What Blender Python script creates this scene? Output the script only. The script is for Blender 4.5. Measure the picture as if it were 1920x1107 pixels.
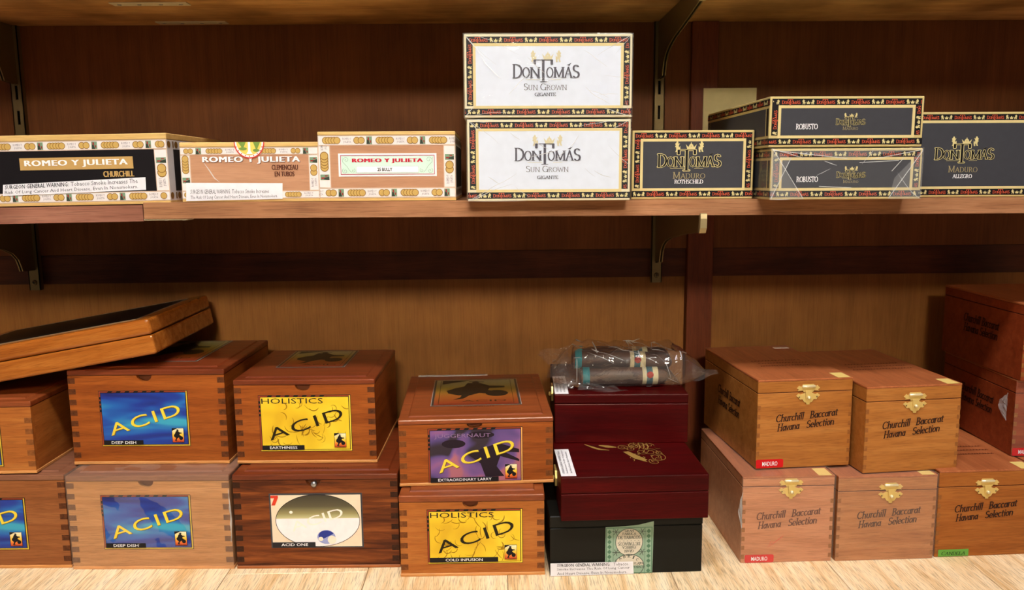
import bpy, bmesh, math, random
from mathutils import Vector, Matrix

for o in list(bpy.data.objects):
    bpy.data.objects.remove(o)
SC = bpy.context.scene
COL = SC.collection
R = math.radians

# ------------------------------------------------------------------ camera
def make_camera():
    p, y, r = R(8.3), R(1.1), .010
    fw = Vector((math.sin(y)*math.cos(p), math.cos(y)*math.cos(p), -math.sin(p)))
    rt = Vector((math.cos(y), -math.sin(y), 0))
    dn = fw.cross(rt)
    rt2 = rt*math.cos(r) + dn*math.sin(r)
    dn2 = dn*math.cos(r) - rt*math.sin(r)
    m = Matrix((rt2, -dn2, -fw)).transposed().to_4x4()
    m.translation = (0, 0, .53)
    cd = bpy.data.cameras.new('camera')
    cd.sensor_width = 36; cd.sensor_fit = 'HORIZONTAL'
    cd.lens = 1530/1920*36
    cd.clip_start = .02
    cd.dof.use_dof = True; cd.dof.focus_distance = 1.06; cd.dof.aperture_fstop = 7.0
    o = bpy.data.objects.new('camera', cd); COL.objects.link(o); o.matrix_world = m
    SC.camera = o
make_camera()

# ------------------------------------------------------------------ light
W = bpy.data.worlds.new('world'); SC.world = W; W.use_nodes = True
W.node_tree.nodes['Background'].inputs[0].default_value = (1.0, .93, .84, 1)
W.node_tree.nodes['Background'].inputs[1].default_value = .06

def area_light(name, loc, target, sx, sy, power, color, spread=180):
    l = bpy.data.lights.new(name, 'AREA'); l.shape = 'RECTANGLE'
    l.size, l.size_y, l.energy, l.color, l.spread = sx, sy, power, color, R(spread)
    o = bpy.data.objects.new(name, l); COL.objects.link(o); o.location = loc
    o.rotation_euler = (Vector(target)-Vector(loc)).to_track_quat('-Z', 'Y').to_euler()
    return o
# ceiling fluorescents: one row above the aisle, one row further down the room
area_light('ceiling_light_aisle', (-.05, -.55, 3.35), (0, 1.05, .3), 2.2, .3, 84, (1, .98, .955))
area_light('ceiling_light_room', (.1, -3.2, 2.48), (-.12, 1.36, .28), 1.6, .4, 1.8, (1, .88, .70), 20)

vs = SC.view_settings
vs.view_transform = 'Standard'; vs.look = 'None'; vs.gamma = 1.0; vs.exposure = .70
vs.use_curve_mapping = False

# ------------------------------------------------------------------ materials
def lin(c):
    return tuple(((v/255)/12.92 if v/255 <= .04045 else ((v/255+.055)/1.055)**2.4) for v in c)+(1,)
MATS = {}
def flat(rgb, rough=.55, metal=0.0, coat=0.0, name=None):
    k = ('f', rgb, rough, metal, coat)
    if k in MATS: return MATS[k]
    m = bpy.data.materials.new(name or 'plain_%d_%d_%d' % rgb); m.use_nodes = True
    b = m.node_tree.nodes['Principled BSDF']
    b.inputs['Base Color'].default_value = lin(rgb); b.inputs['Roughness'].default_value = rough
    b.inputs['Metallic'].default_value = metal; b.inputs['Specular IOR Level'].default_value = .22 if not metal else .5; b.inputs['Coat Weight'].default_value = coat
    # faint fibre variation so nothing is perfectly even
    nt = m.node_tree
    if not metal:
        tc = nt.nodes.new('ShaderNodeTexCoord'); n = nt.nodes.new('ShaderNodeTexNoise')
        n.inputs['Scale'].default_value = 90; n.inputs['Detail'].default_value = 4
        nt.links.new(tc.outputs['Object'], n.inputs['Vector'])
        mx = nt.nodes.new('ShaderNodeMix'); mx.data_type = 'RGBA'
        c = lin(rgb)
        mx.inputs[6].default_value = tuple(v*.90 for v in c[:3])+(1,)
        mx.inputs[7].default_value = tuple(min(1, v*1.08) for v in c[:3])+(1,)
        nt.links.new(n.outputs['Fac'], mx.inputs[0]); nt.links.new(mx.outputs[2], b.inputs['Base Color'])
    MATS[k] = m
    return m

def ramp(nt, stops):
    r = nt.nodes.new('ShaderNodeValToRGB')
    while len(r.color_ramp.elements) < len(stops): r.color_ramp.elements.new(.5)
    for e, (p, c) in zip(r.color_ramp.elements, stops):
        e.position = p; e.color = lin(c)
    return r

def wood(name, dark, mid, light, grain='x', along=6., across=85., rough=.42, coat=.0, pores=.28, bump=.05, blotch=0.0, contrast=.25, spec=.25):
    k = ('w', name)
    if k in MATS: return MATS[k]
    m = bpy.data.materials.new(name); m.use_nodes = True; nt = m.node_tree
    b = nt.nodes['Principled BSDF']; L = nt.links.new
    tc = nt.nodes.new('ShaderNodeTexCoord'); oi = nt.nodes.new('ShaderNodeObjectInfo')
    ad = nt.nodes.new('ShaderNodeVectorMath'); ad.operation = 'MULTIPLY_ADD'
    ad.inputs[1].default_value = (1, 1, 1)
    cx = nt.nodes.new('ShaderNodeCombineXYZ')
    mu = nt.nodes.new('ShaderNodeMath'); mu.operation = 'MULTIPLY'; mu.inputs[1].default_value = 7.3
    L(oi.outputs['Random'], mu.inputs[0])
    for i in range(3): L(mu.outputs[0], cx.inputs[i])
    L(tc.outputs['Object'], ad.inputs[0]); L(cx.outputs[0], ad.inputs[2])
    def mp(a, c):
        n = nt.nodes.new('ShaderNodeMapping')
        n.inputs['Scale'].default_value = tuple(a if ax == grain else c for ax in 'xyz')
        L(ad.outputs[0], n.inputs['Vector']); return n
    n1 = nt.nodes.new('ShaderNodeTexNoise'); n1.inputs['Scale'].default_value = 1; n1.inputs['Detail'].default_value = 7
    n1.inputs['Roughness'].default_value = .6; n1.inputs['Distortion'].default_value = .6
    L(mp(along, across).outputs[0], n1.inputs['Vector'])
    rp = ramp(nt, [(.5-contrast, dark), (.5, mid), (.5+contrast, light)]); L(n1.outputs['Fac'], rp.inputs[0])
    n2 = nt.nodes.new('ShaderNodeTexNoise'); n2.inputs['Scale'].default_value = 1; n2.inputs['Detail'].default_value = 3
    L(mp(along*8, across*14).outputs[0], n2.inputs['Vector'])
    r2 = ramp(nt, [(.36, (90, 70, 60)), (.50, (255, 255, 255))]); L(n2.outputs['Fac'], r2.inputs[0])
    mx = nt.nodes.new('ShaderNodeMix'); mx.data_type = 'RGBA'; mx.blend_type = 'MULTIPLY'; mx.inputs[0].default_value = pores
    L(rp.outputs[0], mx.inputs[6]); L(r2.outputs[0], mx.inputs[7])
    out = mx.outputs[2]
    if blotch:
        n3 = nt.nodes.new('ShaderNodeTexNoise'); n3.inputs['Scale'].default_value = 9; n3.inputs['Detail'].default_value = 3
        L(ad.outputs[0], n3.inputs['Vector'])
        r3 = ramp(nt, [(.35, (150, 140, 130)), (.6, (255, 255, 255))]); L(n3.outputs['Fac'], r3.inputs[0])
        m3 = nt.nodes.new('ShaderNodeMix'); m3.data_type = 'RGBA'; m3.blend_type = 'MULTIPLY'; m3.inputs[0].default_value = blotch
        L(out, m3.inputs[6]); L(r3.outputs[0], m3.inputs[7]); out = m3.outputs[2]
    L(out, b.inputs['Base Color'])
    b.inputs['Roughness'].default_value = rough; b.inputs['Coat Weight'].default_value = coat
    b.inputs['Coat Roughness'].default_value = .18; b.inputs['Specular IOR Level'].default_value = spec
    bp = nt.nodes.new('ShaderNodeBump'); bp.inputs['Strength'].default_value = bump; bp.inputs['Distance'].default_value = .001
    L(n2.outputs['Fac'], bp.inputs['Height']); L(bp.outputs[0], b.inputs['Normal'])
    MATS[k] = m
    return m

def art(name, stops, scale, along=(1, 1, 1), detail=3, distortion=1.5, rough=.35):
    k = ('a', name)
    if k in MATS: return MATS[k]
    m = bpy.data.materials.new(name); m.use_nodes = True; nt = m.node_tree; L = nt.links.new
    b = nt.nodes['Principled BSDF']; tc = nt.nodes.new('ShaderNodeTexCoord')
    mp = nt.nodes.new('ShaderNodeMapping'); mp.inputs['Scale'].default_value = along; L(tc.outputs['Object'], mp.inputs['Vector'])
    n = nt.nodes.new('ShaderNodeTexNoise'); n.inputs['Scale'].default_value = scale; n.inputs['Detail'].default_value = detail
    n.inputs['Distortion'].default_value = distortion
    L(mp.outputs[0], n.inputs['Vector']); r = ramp(nt, stops); L(n.outputs['Fac'], r.inputs[0])
    L(r.outputs[0], b.inputs['Base Color']); b.inputs['Roughness'].default_value = rough
    MATS[k] = m
    return m

def gradient(name, stops, axis, rough=.35):
    k = ('g', name)
    if k in MATS: return MATS[k]
    m = bpy.data.materials.new(name); m.use_nodes = True; nt = m.node_tree; L = nt.links.new
    b = nt.nodes['Principled BSDF']; tc = nt.nodes.new('ShaderNodeTexCoord'); sp = nt.nodes.new('ShaderNodeSeparateXYZ')
    L(tc.outputs['Generated'], sp.inputs[0]); r = ramp(nt, stops); L(sp.outputs['XYZ'.index(axis)], r.inputs[0])
    L(r.outputs[0], b.inputs['Base Color']); b.inputs['Roughness'].default_value = rough
    MATS[k] = m
    return m

def film_mat(name, haze, rough, bump, scale, spec=1.0, tint=(255, 255, 255)):
    """thin clear plastic: clear, faintly milky, with a Fresnel gloss"""
    k = ('p', name)
    if k in MATS: return MATS[k]
    m = bpy.data.materials.new(name); m.use_nodes = True; nt = m.node_tree; L = nt.links.new
    nt.nodes.remove(nt.nodes['Principled BSDF']); out = nt.nodes['Material Output']
    tr = nt.nodes.new('ShaderNodeBsdfTransparent'); df = nt.nodes.new('ShaderNodeBsdfDiffuse'); gl = nt.nodes.new('ShaderNodeBsdfGlossy')
    df.inputs['Color'].default_value = lin(tint); gl.inputs['Roughness'].default_value = rough
    fr = nt.nodes.new('ShaderNodeFresnel'); fr.inputs['IOR'].default_value = 1.45
    # a film has air on both sides: the same reflectance whichever way its faces are wound
    ge = nt.nodes.new('ShaderNodeNewGeometry'); io = nt.nodes.new('ShaderNodeMath'); io.operation = 'MULTIPLY_ADD'
    io.inputs[1].default_value = 1/1.45-1.45; io.inputs[2].default_value = 1.45
    L(ge.outputs['Backfacing'], io.inputs[0]); L(io.outputs[0], fr.inputs['IOR'])
    tc = nt.nodes.new('ShaderNodeTexCoord'); n = nt.nodes.new('ShaderNodeTexNoise'); n.inputs['Scale'].default_value = scale
    n.inputs['Detail'].default_value = 3; n.inputs['Distortion'].default_value = 1.2
    L(tc.outputs['Object'], n.inputs['Vector'])
    bp = nt.nodes.new('ShaderNodeBump'); bp.inputs['Strength'].default_value = bump; bp.inputs['Distance'].default_value = .004
    L(n.outputs['Fac'], bp.inputs['Height'])
    for x in (gl, fr): L(bp.outputs[0], x.inputs['Normal'])
    a = nt.nodes.new('ShaderNodeMixShader'); a.inputs[0].default_value = haze
    L(tr.outputs[0], a.inputs[1]); L(df.outputs[0], a.inputs[2])
    sc = nt.nodes.new('ShaderNodeMath'); sc.operation = 'MULTIPLY'; sc.inputs[1].default_value = spec; sc.use_clamp = True
    L(fr.outputs[0], sc.inputs[0])
    c = nt.nodes.new('ShaderNodeMixShader'); L(sc.outputs[0], c.inputs[0]); L(a.outputs[0], c.inputs[1]); L(gl.outputs[0], c.inputs[2])
    L(c.outputs[0], out.inputs['Surface'])
    MATS[k] = m
    return m

FILM = film_mat('cellophane', .02, .12, .3, 38, .8)
FILM_MILKY = film_mat('cellophane_milky', .06, .2, .25, 30, .45, (255, 238, 220))
CREASE_GLINT = film_mat('cellophane_crease_glint', .5, .15, .2, 60, 1)  # milky white colour stands in for glints on creased film
BAGM = film_mat('bag_plastic', .03, .05, .5, 36, 2.2)

# ------------------------------------------------------------------ geometry helpers
def link(o, parent=None, loc=None):
    COL.objects.link(o)
    if parent is not None: o.parent = parent
    if loc is not None: o.location = loc
    return o
def mesh(name, v, f, mat, parent=None, loc=None, smooth=False):
    me = bpy.data.meshes.new(name); me.from_pydata(v, [], f); me.update()
    if mat: me.materials.append(mat)
    if smooth:
        for p in me.polygons: p.use_smooth = True
    return link(bpy.data.objects.new(name, me), parent, loc)
def bm_obj(name, bm, mat, parent=None, loc=None, smooth=False):
    me = bpy.data.meshes.new(name); bmesh.ops.recalc_face_normals(bm, faces=bm.faces[:]); bm.to_mesh(me); bm.free()
    if mat: me.materials.append(mat)
    if smooth:
        for p in me.polygons: p.use_smooth = True
    return link(bpy.data.objects.new(name, me), parent, loc)
def add_box(bm, x0, x1, y0, y1, z0, z1, bev=0, seg=1):
    b = bmesh.new(); bmesh.ops.create_cube(b, size=1)
    for v in b.verts: v.co = Vector((x0+(v.co.x+.5)*(x1-x0), y0+(v.co.y+.5)*(y1-y0), z0+(v.co.z+.5)*(z1-z0)))
    if bev: bmesh.ops.bevel(b, geom=b.edges[:]+b.verts[:], offset=bev, segments=seg, profile=.5, affect='EDGES')
    t = bpy.data.meshes.new('t'); b.to_mesh(t); b.free(); bm.from_mesh(t); bpy.data.meshes.remove(t)
def box(name, x0, x1, y0, y1, z0, z1, mat, parent=None, bev=0, seg=1, loc=None):
    bm = bmesh.new(); add_box(bm, x0, x1, y0, y1, z0, z1, bev, seg)
    return bm_obj(name, bm, mat, parent, loc)
def prism(name, pts, axis, a, b, mat, parent=None, bev=0, loc=None):
    """polygon pts extruded along an axis from a to b; pts are the other two coordinates in xyz order"""
    def co(p, t): return {'x': (t, p[0], p[1]), 'y': (p[0], t, p[1]), 'z': (p[0], p[1], t)}[axis]
    bm = bmesh.new(); lo = [bm.verts.new(co(p, a)) for p in pts]; hi = [bm.verts.new(co(p, b)) for p in pts]; n = len(pts)
    bm.faces.new(lo); bm.faces.new(hi[::-1])
    for i in range(n): bm.faces.new((lo[i], hi[i], hi[(i+1) % n], lo[(i+1) % n]))
    if bev: bmesh.ops.bevel(bm, geom=[e for e in bm.edges if len(e.link_faces) == 2 and e.calc_face_angle(0) > .5], offset=bev, segments=1, affect='EDGES')
    return bm_obj(name, bm, mat, parent, loc)
def lathe(name, prof, mat, parent=None, n=20, loc=None):
    """profile (x, r) turned around the local x axis"""
    v, f = [], []
    for x, r in prof:
        for i in range(n):
            a = 2*math.pi*i/n; v.append((x, r*math.cos(a), r*math.sin(a)))
    for j in range(len(prof)-1):
        for i in range(n): f.append((j*n+i, j*n+(i+1) % n, (j+1)*n+(i+1) % n, (j+1)*n+i))
    f.append(tuple(range(n))[::-1]); f.append(tuple(range((len(prof)-1)*n, len(prof)*n)))
    return mesh(name, v, f, mat, parent, loc, smooth=True)
def thing(name, label, cat, loc, rz=0, ry=0, group=None):
    o = bpy.data.objects.new(name, None); COL.objects.link(o); o.empty_display_size = .03
    o.location = loc; o.rotation_euler = (0, R(ry), R(rz)); return tag(o, label, cat, group)
def tag(o, label, cat, group=None):
    o['label'] = label; o['category'] = cat
    if group: o['group'] = group
    return o
def struct(o, label, cat='structure'):
    o['kind'] = 'structure'; o['label'] = label; o['category'] = cat
    return o

# ------------------------------------------------------------------ flat print
_FC = {}
def font_mesh(s, bold=0., space=1., res=2):
    k = (s, bold, space, res)
    if k in _FC: return _FC[k]
    cu = bpy.data.curves.new('t', 'FONT'); cu.body = s; cu.offset = bold; cu.space_character = space; cu.resolution_u = res
    ob = bpy.data.objects.new('t', cu); COL.objects.link(ob)
    bpy.context.view_layer.update()
    me = bpy.data.meshes.new_from_object(ob.evaluated_get(bpy.context.evaluated_depsgraph_get()))
    v = [(p.co.x, p.co.y) for p in me.vertices]; f = [tuple(p.vertices) for p in me.polygons]
    bpy.data.objects.remove(ob); bpy.data.curves.remove(cu); bpy.data.meshes.remove(me)
    x0 = min(p[0] for p in v); x1 = max(p[0] for p in v); y0 = min(p[1] for p in v); y1 = max(p[1] for p in v)
    _FC[k] = ([((a-x0)/(x1-x0), (b-y0)/(y1-y0)) for a, b in v], f)
    return _FC[k]

# serif letters drawn with a broad nib: v = stem with serifs, l = line, a = arc (degrees)
GL = {
 'A': (.9, [('l', .45, 1, .10, 0), ('l', .45, 1, .80, 0, 1), ('l', .22, .34, .68, .34), ('s', .10, 0), ('s', .80, 0)]),
 'B': (.72, [('v', .16, 0, 1), ('a', .3, .75, .26, .25, 90, -90), ('a', .3, .26, .34, .26, 90, -90), ('l', .16, 1, .3, 1), ('l', .16, .5, .3, .5), ('l', .16, 0, .3, 0)]),
 'C': (.86, [('a', .48, .5, .40, .5, 45, 315)]),
 'D': (.92, [('v', .16, 0, 1), ('a', .36, .5, .48, .5, 90, -90), ('l', .16, 1, .36, 1), ('l', .16, 0, .36, 0)]),
 'E': (.72, [('v', .16, 0, 1), ('l', .16, 1, .62, 1), ('l', .16, .52, .52, .52), ('l', .16, 0, .66, 0), ('l', .62, 1, .62, .82), ('l', .66, 0, .66, .2)]),
 'F': (.68, [('v', .16, 0, 1), ('l', .16, 1, .62, 1), ('l', .16, .52, .5, .52), ('l', .62, 1, .62, .82)]),
 'G': (.92, [('a', .48, .5, .40, .5, 45, 330), ('l', .80, .0, .80, .42), ('s', .80, .44)]),
 'H': (.94, [('v', .18, 0, 1), ('v', .76, 0, 1), ('l', .18, .5, .76, .5)]),
 'I': (.38, [('v', .19, 0, 1)]),
 'L': (.70, [('v', .16, 0, 1), ('l', .16, 0, .64, 0), ('l', .64, 0, .64, .24)]),
 'M': (1.1, [('v', .18, 0, 1), ('l', .18, 1, .55, .05), ('l', .55, .05, .92, 1), ('v', .92, 0, 1)]),
 'N': (.96, [('v', .16, 0, 1, ), ('l', .16, 1, .80, 0), ('v', .80, 0, 1)]),
 'O': (.94, [('a', .47, .5, .40, .5, 0, 360)]),
 'P': (.70, [('v', .16, 0, 1), ('a', .3, .74, .28, .26, 90, -90), ('l', .16, 1, .3, 1), ('l', .16, .48, .3, .48)]),
 'R': (.82, [('v', .16, 0, 1), ('a', .3, .74, .28, .26, 90, -90), ('l', .16, 1, .3, 1), ('l', .16, .48, .3, .48), ('l', .36, .48, .72, 0), ('s', .74, 0)]),
 'S': (.66, [('a', .33, .75, .22, .25, 30, 270), ('a', .33, .25, .25, .25, 90, -150)]),
 'T': (.84, [('v', .42, 0, 1), ('l', .06, 1, .78, 1), ('l', .06, 1, .06, .8), ('l', .78, 1, .78, .8)]),
 'U': (.92, [('l', .18, 1, .18, .3), ('a', .45, .3, .27, .3, 180, 360), ('l', .72, .3, .72, 1), ('s', .18, 1), ('s', .72, 1)]),
 'V': (.88, [('l', .10, 1, .44, 0), ('l', .44, 0, .78, 1), ('s', .10, 1), ('s', .78, 1)]),
 'W': (1.2, [('l', .08, 1, .36, 0), ('l', .36, 0, .6, .9), ('l', .6, .9, .86, 0), ('l', .86, 0, 1.12, 1), ('s', .08, 1), ('s', 1.12, 1)]),
 'Y': (.84, [('l', .08, 1, .42, .5), ('l', .76, 1, .42, .5), ('v', .42, 0, .5)]),
 'Z': (.74, [('l', .1, 1, .64, 1), ('l', .64, 1, .1, 0), ('l', .1, 0, .66, 0)]),
 'a': (.60, [('a', .28, .3, .20, .3, 0, 360), ('l', .50, .62, .50, .1), ('l', .50, .1, .58, 0)]),
 'c': (.54, [('a', .30, .31, .22, .31, 50, 310)]),
 'e': (.56, [('a', .29, .31, .22, .31, 0, 310), ('l', .08, .33, .5, .33)]),
 'h': (.64, [('l', .12, 0, .12, 1), ('a', .32, .40, .20, .22, 180, 0), ('l', .52, .4, .52, .0), ('s', .12, 1)]),
 'i': (.30, [('l', .15, 0, .15, .62), ('d', .17, .88), ('s', .12, .62)]),
 'l': (.30, [('l', .15, 0, .15, 1), ('s', .12, 1)]),
 'n': (.64, [('l', .12, 0, .12, .62), ('a', .32, .40, .20, .22, 180, 0), ('l', .52, .4, .52, .0), ('s', .10, .62)]),
 'o': (.58, [('a', .29, .31, .22, .31, 0, 360)]),
 'r': (.46, [('l', .13, 0, .13, .62), ('a', .30, .42, .17, .2, 180, 50), ('s', .10, .62)]),
 't': (.40, [('l', .18, .08, .18, .84), ('l', .04, .62, .36, .62), ('a', .28, .1, .1, .1, 180, 300)]),
 'u': (.64, [('l', .12, .62, .12, .22), ('a', .31, .22, .19, .22, 180, 360), ('l', .50, 0, .50, .62), ('s', .10, .62)]),
 'v': (.56, [('l', .06, .62, .26, 0), ('l', .26, 0, .50, .62)]),
 ' ': (.42, []), ':': (.3, [('d', .15, .1), ('d', .15, .5)]),
}
def hull(pts):
    pts = sorted(set((round(a, 7), round(b, 7)) for a, b in pts))
    def half(ps):
        h = []
        for p in ps:
            while len(h) > 1 and (h[-1][0]-h[-2][0])*(p[1]-h[-2][1])-(h[-1][1]-h[-2][1])*(p[0]-h[-2][0]) <= 0: h.pop()
            h.append(p)
        return h[:-1]
    return half(pts)+half(pts[::-1])
def nib_poly(p, q, wx, wy, n=8):
    ring = [(wx/2*math.cos(2*math.pi*(i+.5)/n), wy/2*math.sin(2*math.pi*(i+.5)/n)) for i in range(n)]
    return hull([(p[0]+a, p[1]+b) for a, b in ring]+[(q[0]+a, q[1]+b) for a, b in ring])
def glyph_polys(ch, wx=.15, wy=.055, grow=0., arcs=9):
    out = []
    A, B = wx+grow, wy+grow
    for g in GL[ch][1]:
        k = g[0]
        if k == 'v':
            out.append(nib_poly((g[1], g[2]), (g[1], g[3]), A, B))
            for y in (g[2], g[3]): out.append(nib_poly((g[1]-.13, y), (g[1]+.13, y), B, B))
        elif k == 'l': out.append(nib_poly((g[1], g[2]), (g[3], g[4]), A if len(g) > 5 or abs(g[1]-g[3]) < .02 else A*.72, B))
        elif k == 's': out.append(nib_poly((g[1]-.12, g[2]), (g[1]+.12, g[2]), B, B))
        elif k == 'd': out.append(nib_poly((g[1], g[2]), (g[1], g[2]), A*1.1, A*1.1))
        elif k == 'a':
            n = max(3, int(arcs*abs(g[6]-g[5])/180)); P = []
            for i in range(n+1):
                t = R(g[5]+(g[6]-g[5])*i/n); P.append((g[1]+g[3]*math.cos(t)*(1-A*.0), g[2]+g[4]*math.sin(t)))
            for i in range(n): out.append(nib_poly(P[i], P[i+1], A, B, 6))
    return out

# running print far too small to pick apart piece by piece
TINY_PRINT = {'film_crease_glint', 'film_fold_glint', 'band_names', 'band_figures', 'side_names', 'side_figures', 'medals', 'medal_rims', 'band_lettering', 'band_pictures', 'picture_red', 'picture_dark', 'side_medals', 'swirl_lines', 'edge_ticks', 'lid_stamp', 'seal_border', 'seal_ring_marks', 'label_scrolls', 'gold_ornament'}
class Sheet:
    """flat print in face coordinates (u across, v up, metres)"""
    def __init__(s): s.v, s.f, s.o = [], [], []
    def poly(s, pts):
        n = len(s.v); s.v += [tuple(p) for p in pts]; s.f.append(tuple(range(n, n+len(pts)))); s.o += [(len(s.f) % 30)*8e-6]*len(pts); return s
    def rect(s, u0, v0, u1, v1): return s.poly([(u0, v0), (u1, v0), (u1, v1), (u0, v1)])
    def frame(s, u0, v0, u1, v1, t):
        s.rect(u0, v0, u1, v0+t); s.rect(u0, v1-t, u1, v1); s.rect(u0, v0+t, u0+t, v1-t); return s.rect(u1-t, v0+t, u1, v1-t)
    def ellipse(s, cu, cv, ru, rv, n=20, a0=0, a1=360):
        m = n if a1-a0 >= 360 else n+1
        return s.poly([(cu+ru*math.cos(R(a0+(a1-a0)*i/n)), cv+rv*math.sin(R(a0+(a1-a0)*i/n))) for i in range(m)])
    def ring(s, cu, cv, ru, rv, t, n=40):
        for i in range(n):
            a, b = 2*math.pi*i/n, 2*math.pi*(i+1)/n
            s.poly([(cu+(ru-t)*math.cos(a), cv+(rv-t)*math.sin(a)), (cu+ru*math.cos(a), cv+rv*math.sin(a)), (cu+ru*math.cos(b), cv+rv*math.sin(b)), (cu+(ru-t)*math.cos(b), cv+(rv-t)*math.sin(b))])
        return s
    def stroke(s, pts, w, taper=False):
        n = len(pts)
        for i in range(n-1):
            (a, b), (c, d) = pts[i], pts[i+1]; l = math.hypot(c-a, d-b) or 1e-9
            def ww(j): return w/2*(math.sin(math.pi*(.08+.84*j/(n-1))) if taper else 1)
            nx, ny = -(d-b)/l, (c-a)/l; p, q = ww(i), ww(i+1)
            s.poly([(a-nx*p, b-ny*p), (c-nx*q, d-ny*q), (c+nx*q, d+ny*q), (a+nx*p, b+ny*p)])
        return s
    def add(s, verts, faces, fn):
        n = len(s.v); s.v += [fn(*p) for p in verts]; s.o += [0.]*len(verts); s.f += [tuple(i+n for i in f) for f in faces]; return s
    def text(s, txt, u0, v0, u1, v1, bold=0., space=1., rot=0, shear=0., res=2, fat=0):
        if fat:
            for k in (-1, 1): s.text(txt, u0+k*fat, v0, u1+k*fat, v1, bold, space, rot, shear, res); s.o[-len(font_mesh(txt, bold, space, res)[0]):] = [2e-5*(k+2)]*len(font_mesh(txt, bold, space, res)[0])
        v, f = font_mesh(txt, bold, space, res); c, d = math.cos(R(rot)), math.sin(R(rot)); w, h = u1-u0, v1-v0
        return s.add(v, f, lambda a, b: (u0+(a*w+shear*b*h)*c-b*h*d, v0+(a*w+shear*b*h)*d+b*h*c))
    def serif(s, txt, u0, v0, u1, v1, wx=.15, wy=.055, big=None, rot=0, shear=0., grow=0.):
        """fitted serif text; big = scale of capitals that start a word (small caps)"""
        c, d = math.cos(R(rot)), math.sin(R(rot)); x = 0; items = []
        for i, ch in enumerate(txt):
            k = big if big and (i == 0 or txt[i-1] == ' ') else 1.
            items.append((ch, x, k)); x += GL[ch][0]*k
        hh = big or 1.; sx, sy = (u1-u0)/x, (v1-v0)/hh
        for ch, x0, k in items:
            for p in glyph_polys(ch, wx, wy, grow, 6):
                P = [((x0+a*k)*sx+shear*b*k*sy, b*k*sy) for a, b in p]
                s.poly([(u0+a*c-b*d, v0+a*d+b*c) for a, b in P])
        return s
    def build(s, name, mat, parent, eps=.0006, face='front', dims=(0, 0, 0)):
        w, d, h = dims
        # overlapping strokes get a hair's breadth between them
        fn = {'front': lambda u, v, q: (u, -eps-q, v), 'top': lambda u, v, q: (u, v, h+eps+q),
              'left': lambda u, v, q: (-eps-q, d-u, v), 'right': lambda u, v, q: (w+eps+q, u, v)}[face]
        o = mesh(name, [fn(p[0], p[1], q) for p, q in zip(s.v, s.o)], s.f, mat, parent)
        if name in TINY_PRINT: o['kind'] = 'stuff'
        return o

def plate(name, u0, v0, u1, v1, mat, parent, eps=0., t=.0005, face='front', dims=(0, 0, 0)):
    """a thin piece of paper stuck on a face"""
    w, d, h = dims
    if face == 'front': return box(name, u0, u1, -eps-t, -eps, v0, v1, mat, parent)
    if face == 'top': return box(name, u0, u1, v0, v1, h+eps, h+eps+t, mat, parent)
    if face == 'left': return box(name, -eps-t, -eps, d-u1, d-u0, v0, v1, mat, parent)
    return box(name, w+eps, w+eps+t, u0, u1, v0, v1, mat, parent)
def quad_plate(name, pts, mat, parent, eps=0., t=.0005):
    return prism(name, pts, 'y', -eps-t, -eps, mat, parent)

LION = [(.1, 0), (.38, .02), (.32, .18), (.48, .3), (.6, .04), (.92, .02), (.74, .24), (.8, .45), (1, .5), (.84, .6), (.97, .76), (.8, .84), (.62, 1), (.4, .94), (.36, .76), (.08, .82), (.3, .6), (.26, .42), (.02, .56), (0, .3)]
CROWN = [(.15, 0), (.85, 0), (.86, .16), (1, .78), (.76, .42), (.63, .8), (.5, .46), (.37, .8), (.24, .42), (0, .78), (.14, .16)]
def lion(s, u, v, w, h, flip=False): s.poly([(u+(1-a if flip else a)*w, v+b*h) for a, b in LION])
def crown(s, u, v, w, h):
    s.poly([(u+a*w, v+b*h) for a, b in CROWN]); s.ellipse(u+.5*w, v+.72*h, w*.1, h*.16, 8); s.rect(u+.47*w, v+.8*h, u+.53*w, v+h)

# ------------------------------------------------------------------ shared colours
GOLD = flat((206, 184, 124), .42, 0, .15); BLACK = flat((22, 20, 22), .5); INK = flat((30, 26, 30), .6)
WHITE = flat((240, 238, 240), .5); PAPER = flat((232, 230, 236), .55); GREYINK = flat((120, 120, 128), .6)
BRASS = flat((222, 192, 116), .3, .35); STEEL = flat((170, 170, 172), .3, .9); DULLBRASS = flat((122, 104, 66), .42, .55)
FINGER = wood('finger_end_grain', (62, 28, 12), (90, 46, 20), (116, 62, 28), 'y', 60, 220, .5)

def wbox(tag_, d, m, l, **k):
    return {g: wood('%s_%s' % (tag_, g), d, m, l, g, **k) for g in 'xyz'}
W_ORANGE = wbox('cedar_orange', (122, 56, 14), (150, 76, 24), (172, 94, 34))
W_HONEY = wbox('cedar_honey', (150, 82, 30), (172, 100, 42), (188, 118, 56))
W_PALE = wbox('cedar_pale', (164, 106, 56), (184, 126, 72), (198, 142, 88))
W_DARK = wbox('walnut_dark', (72, 30, 10), (112, 54, 20), (142, 76, 32), contrast=.14)
LID_RED = wood('lid_red_brown', (84, 34, 14), (112, 48, 22), (132, 62, 30), 'x', rough=.34, coat=.25)
LID_PALE = wood('lid_pink_brown', (108, 66, 46), (134, 86, 62), (152, 102, 76), 'x', rough=.4, coat=.2)
LID_ORANGE = wood('lid_orange_brown', (112, 50, 22), (136, 66, 30), (154, 80, 40), 'x', rough=.36, coat=.25)
EDGE_LIGHT = wood('edge_light', (196, 128, 66), (214, 148, 84), (226, 164, 100), 'x', rough=.45)
W_CB_PINK = wbox('spanish_cedar_pink', (172, 106, 68), (190, 124, 84), (204, 140, 100))
W_CB_TAN = wbox('spanish_cedar_tan', (156, 94, 50), (176, 112, 64), (190, 128, 78))
W_CB_AMBER = wbox('spanish_cedar_amber', (136, 72, 22), (158, 90, 34), (174, 106, 46))
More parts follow.
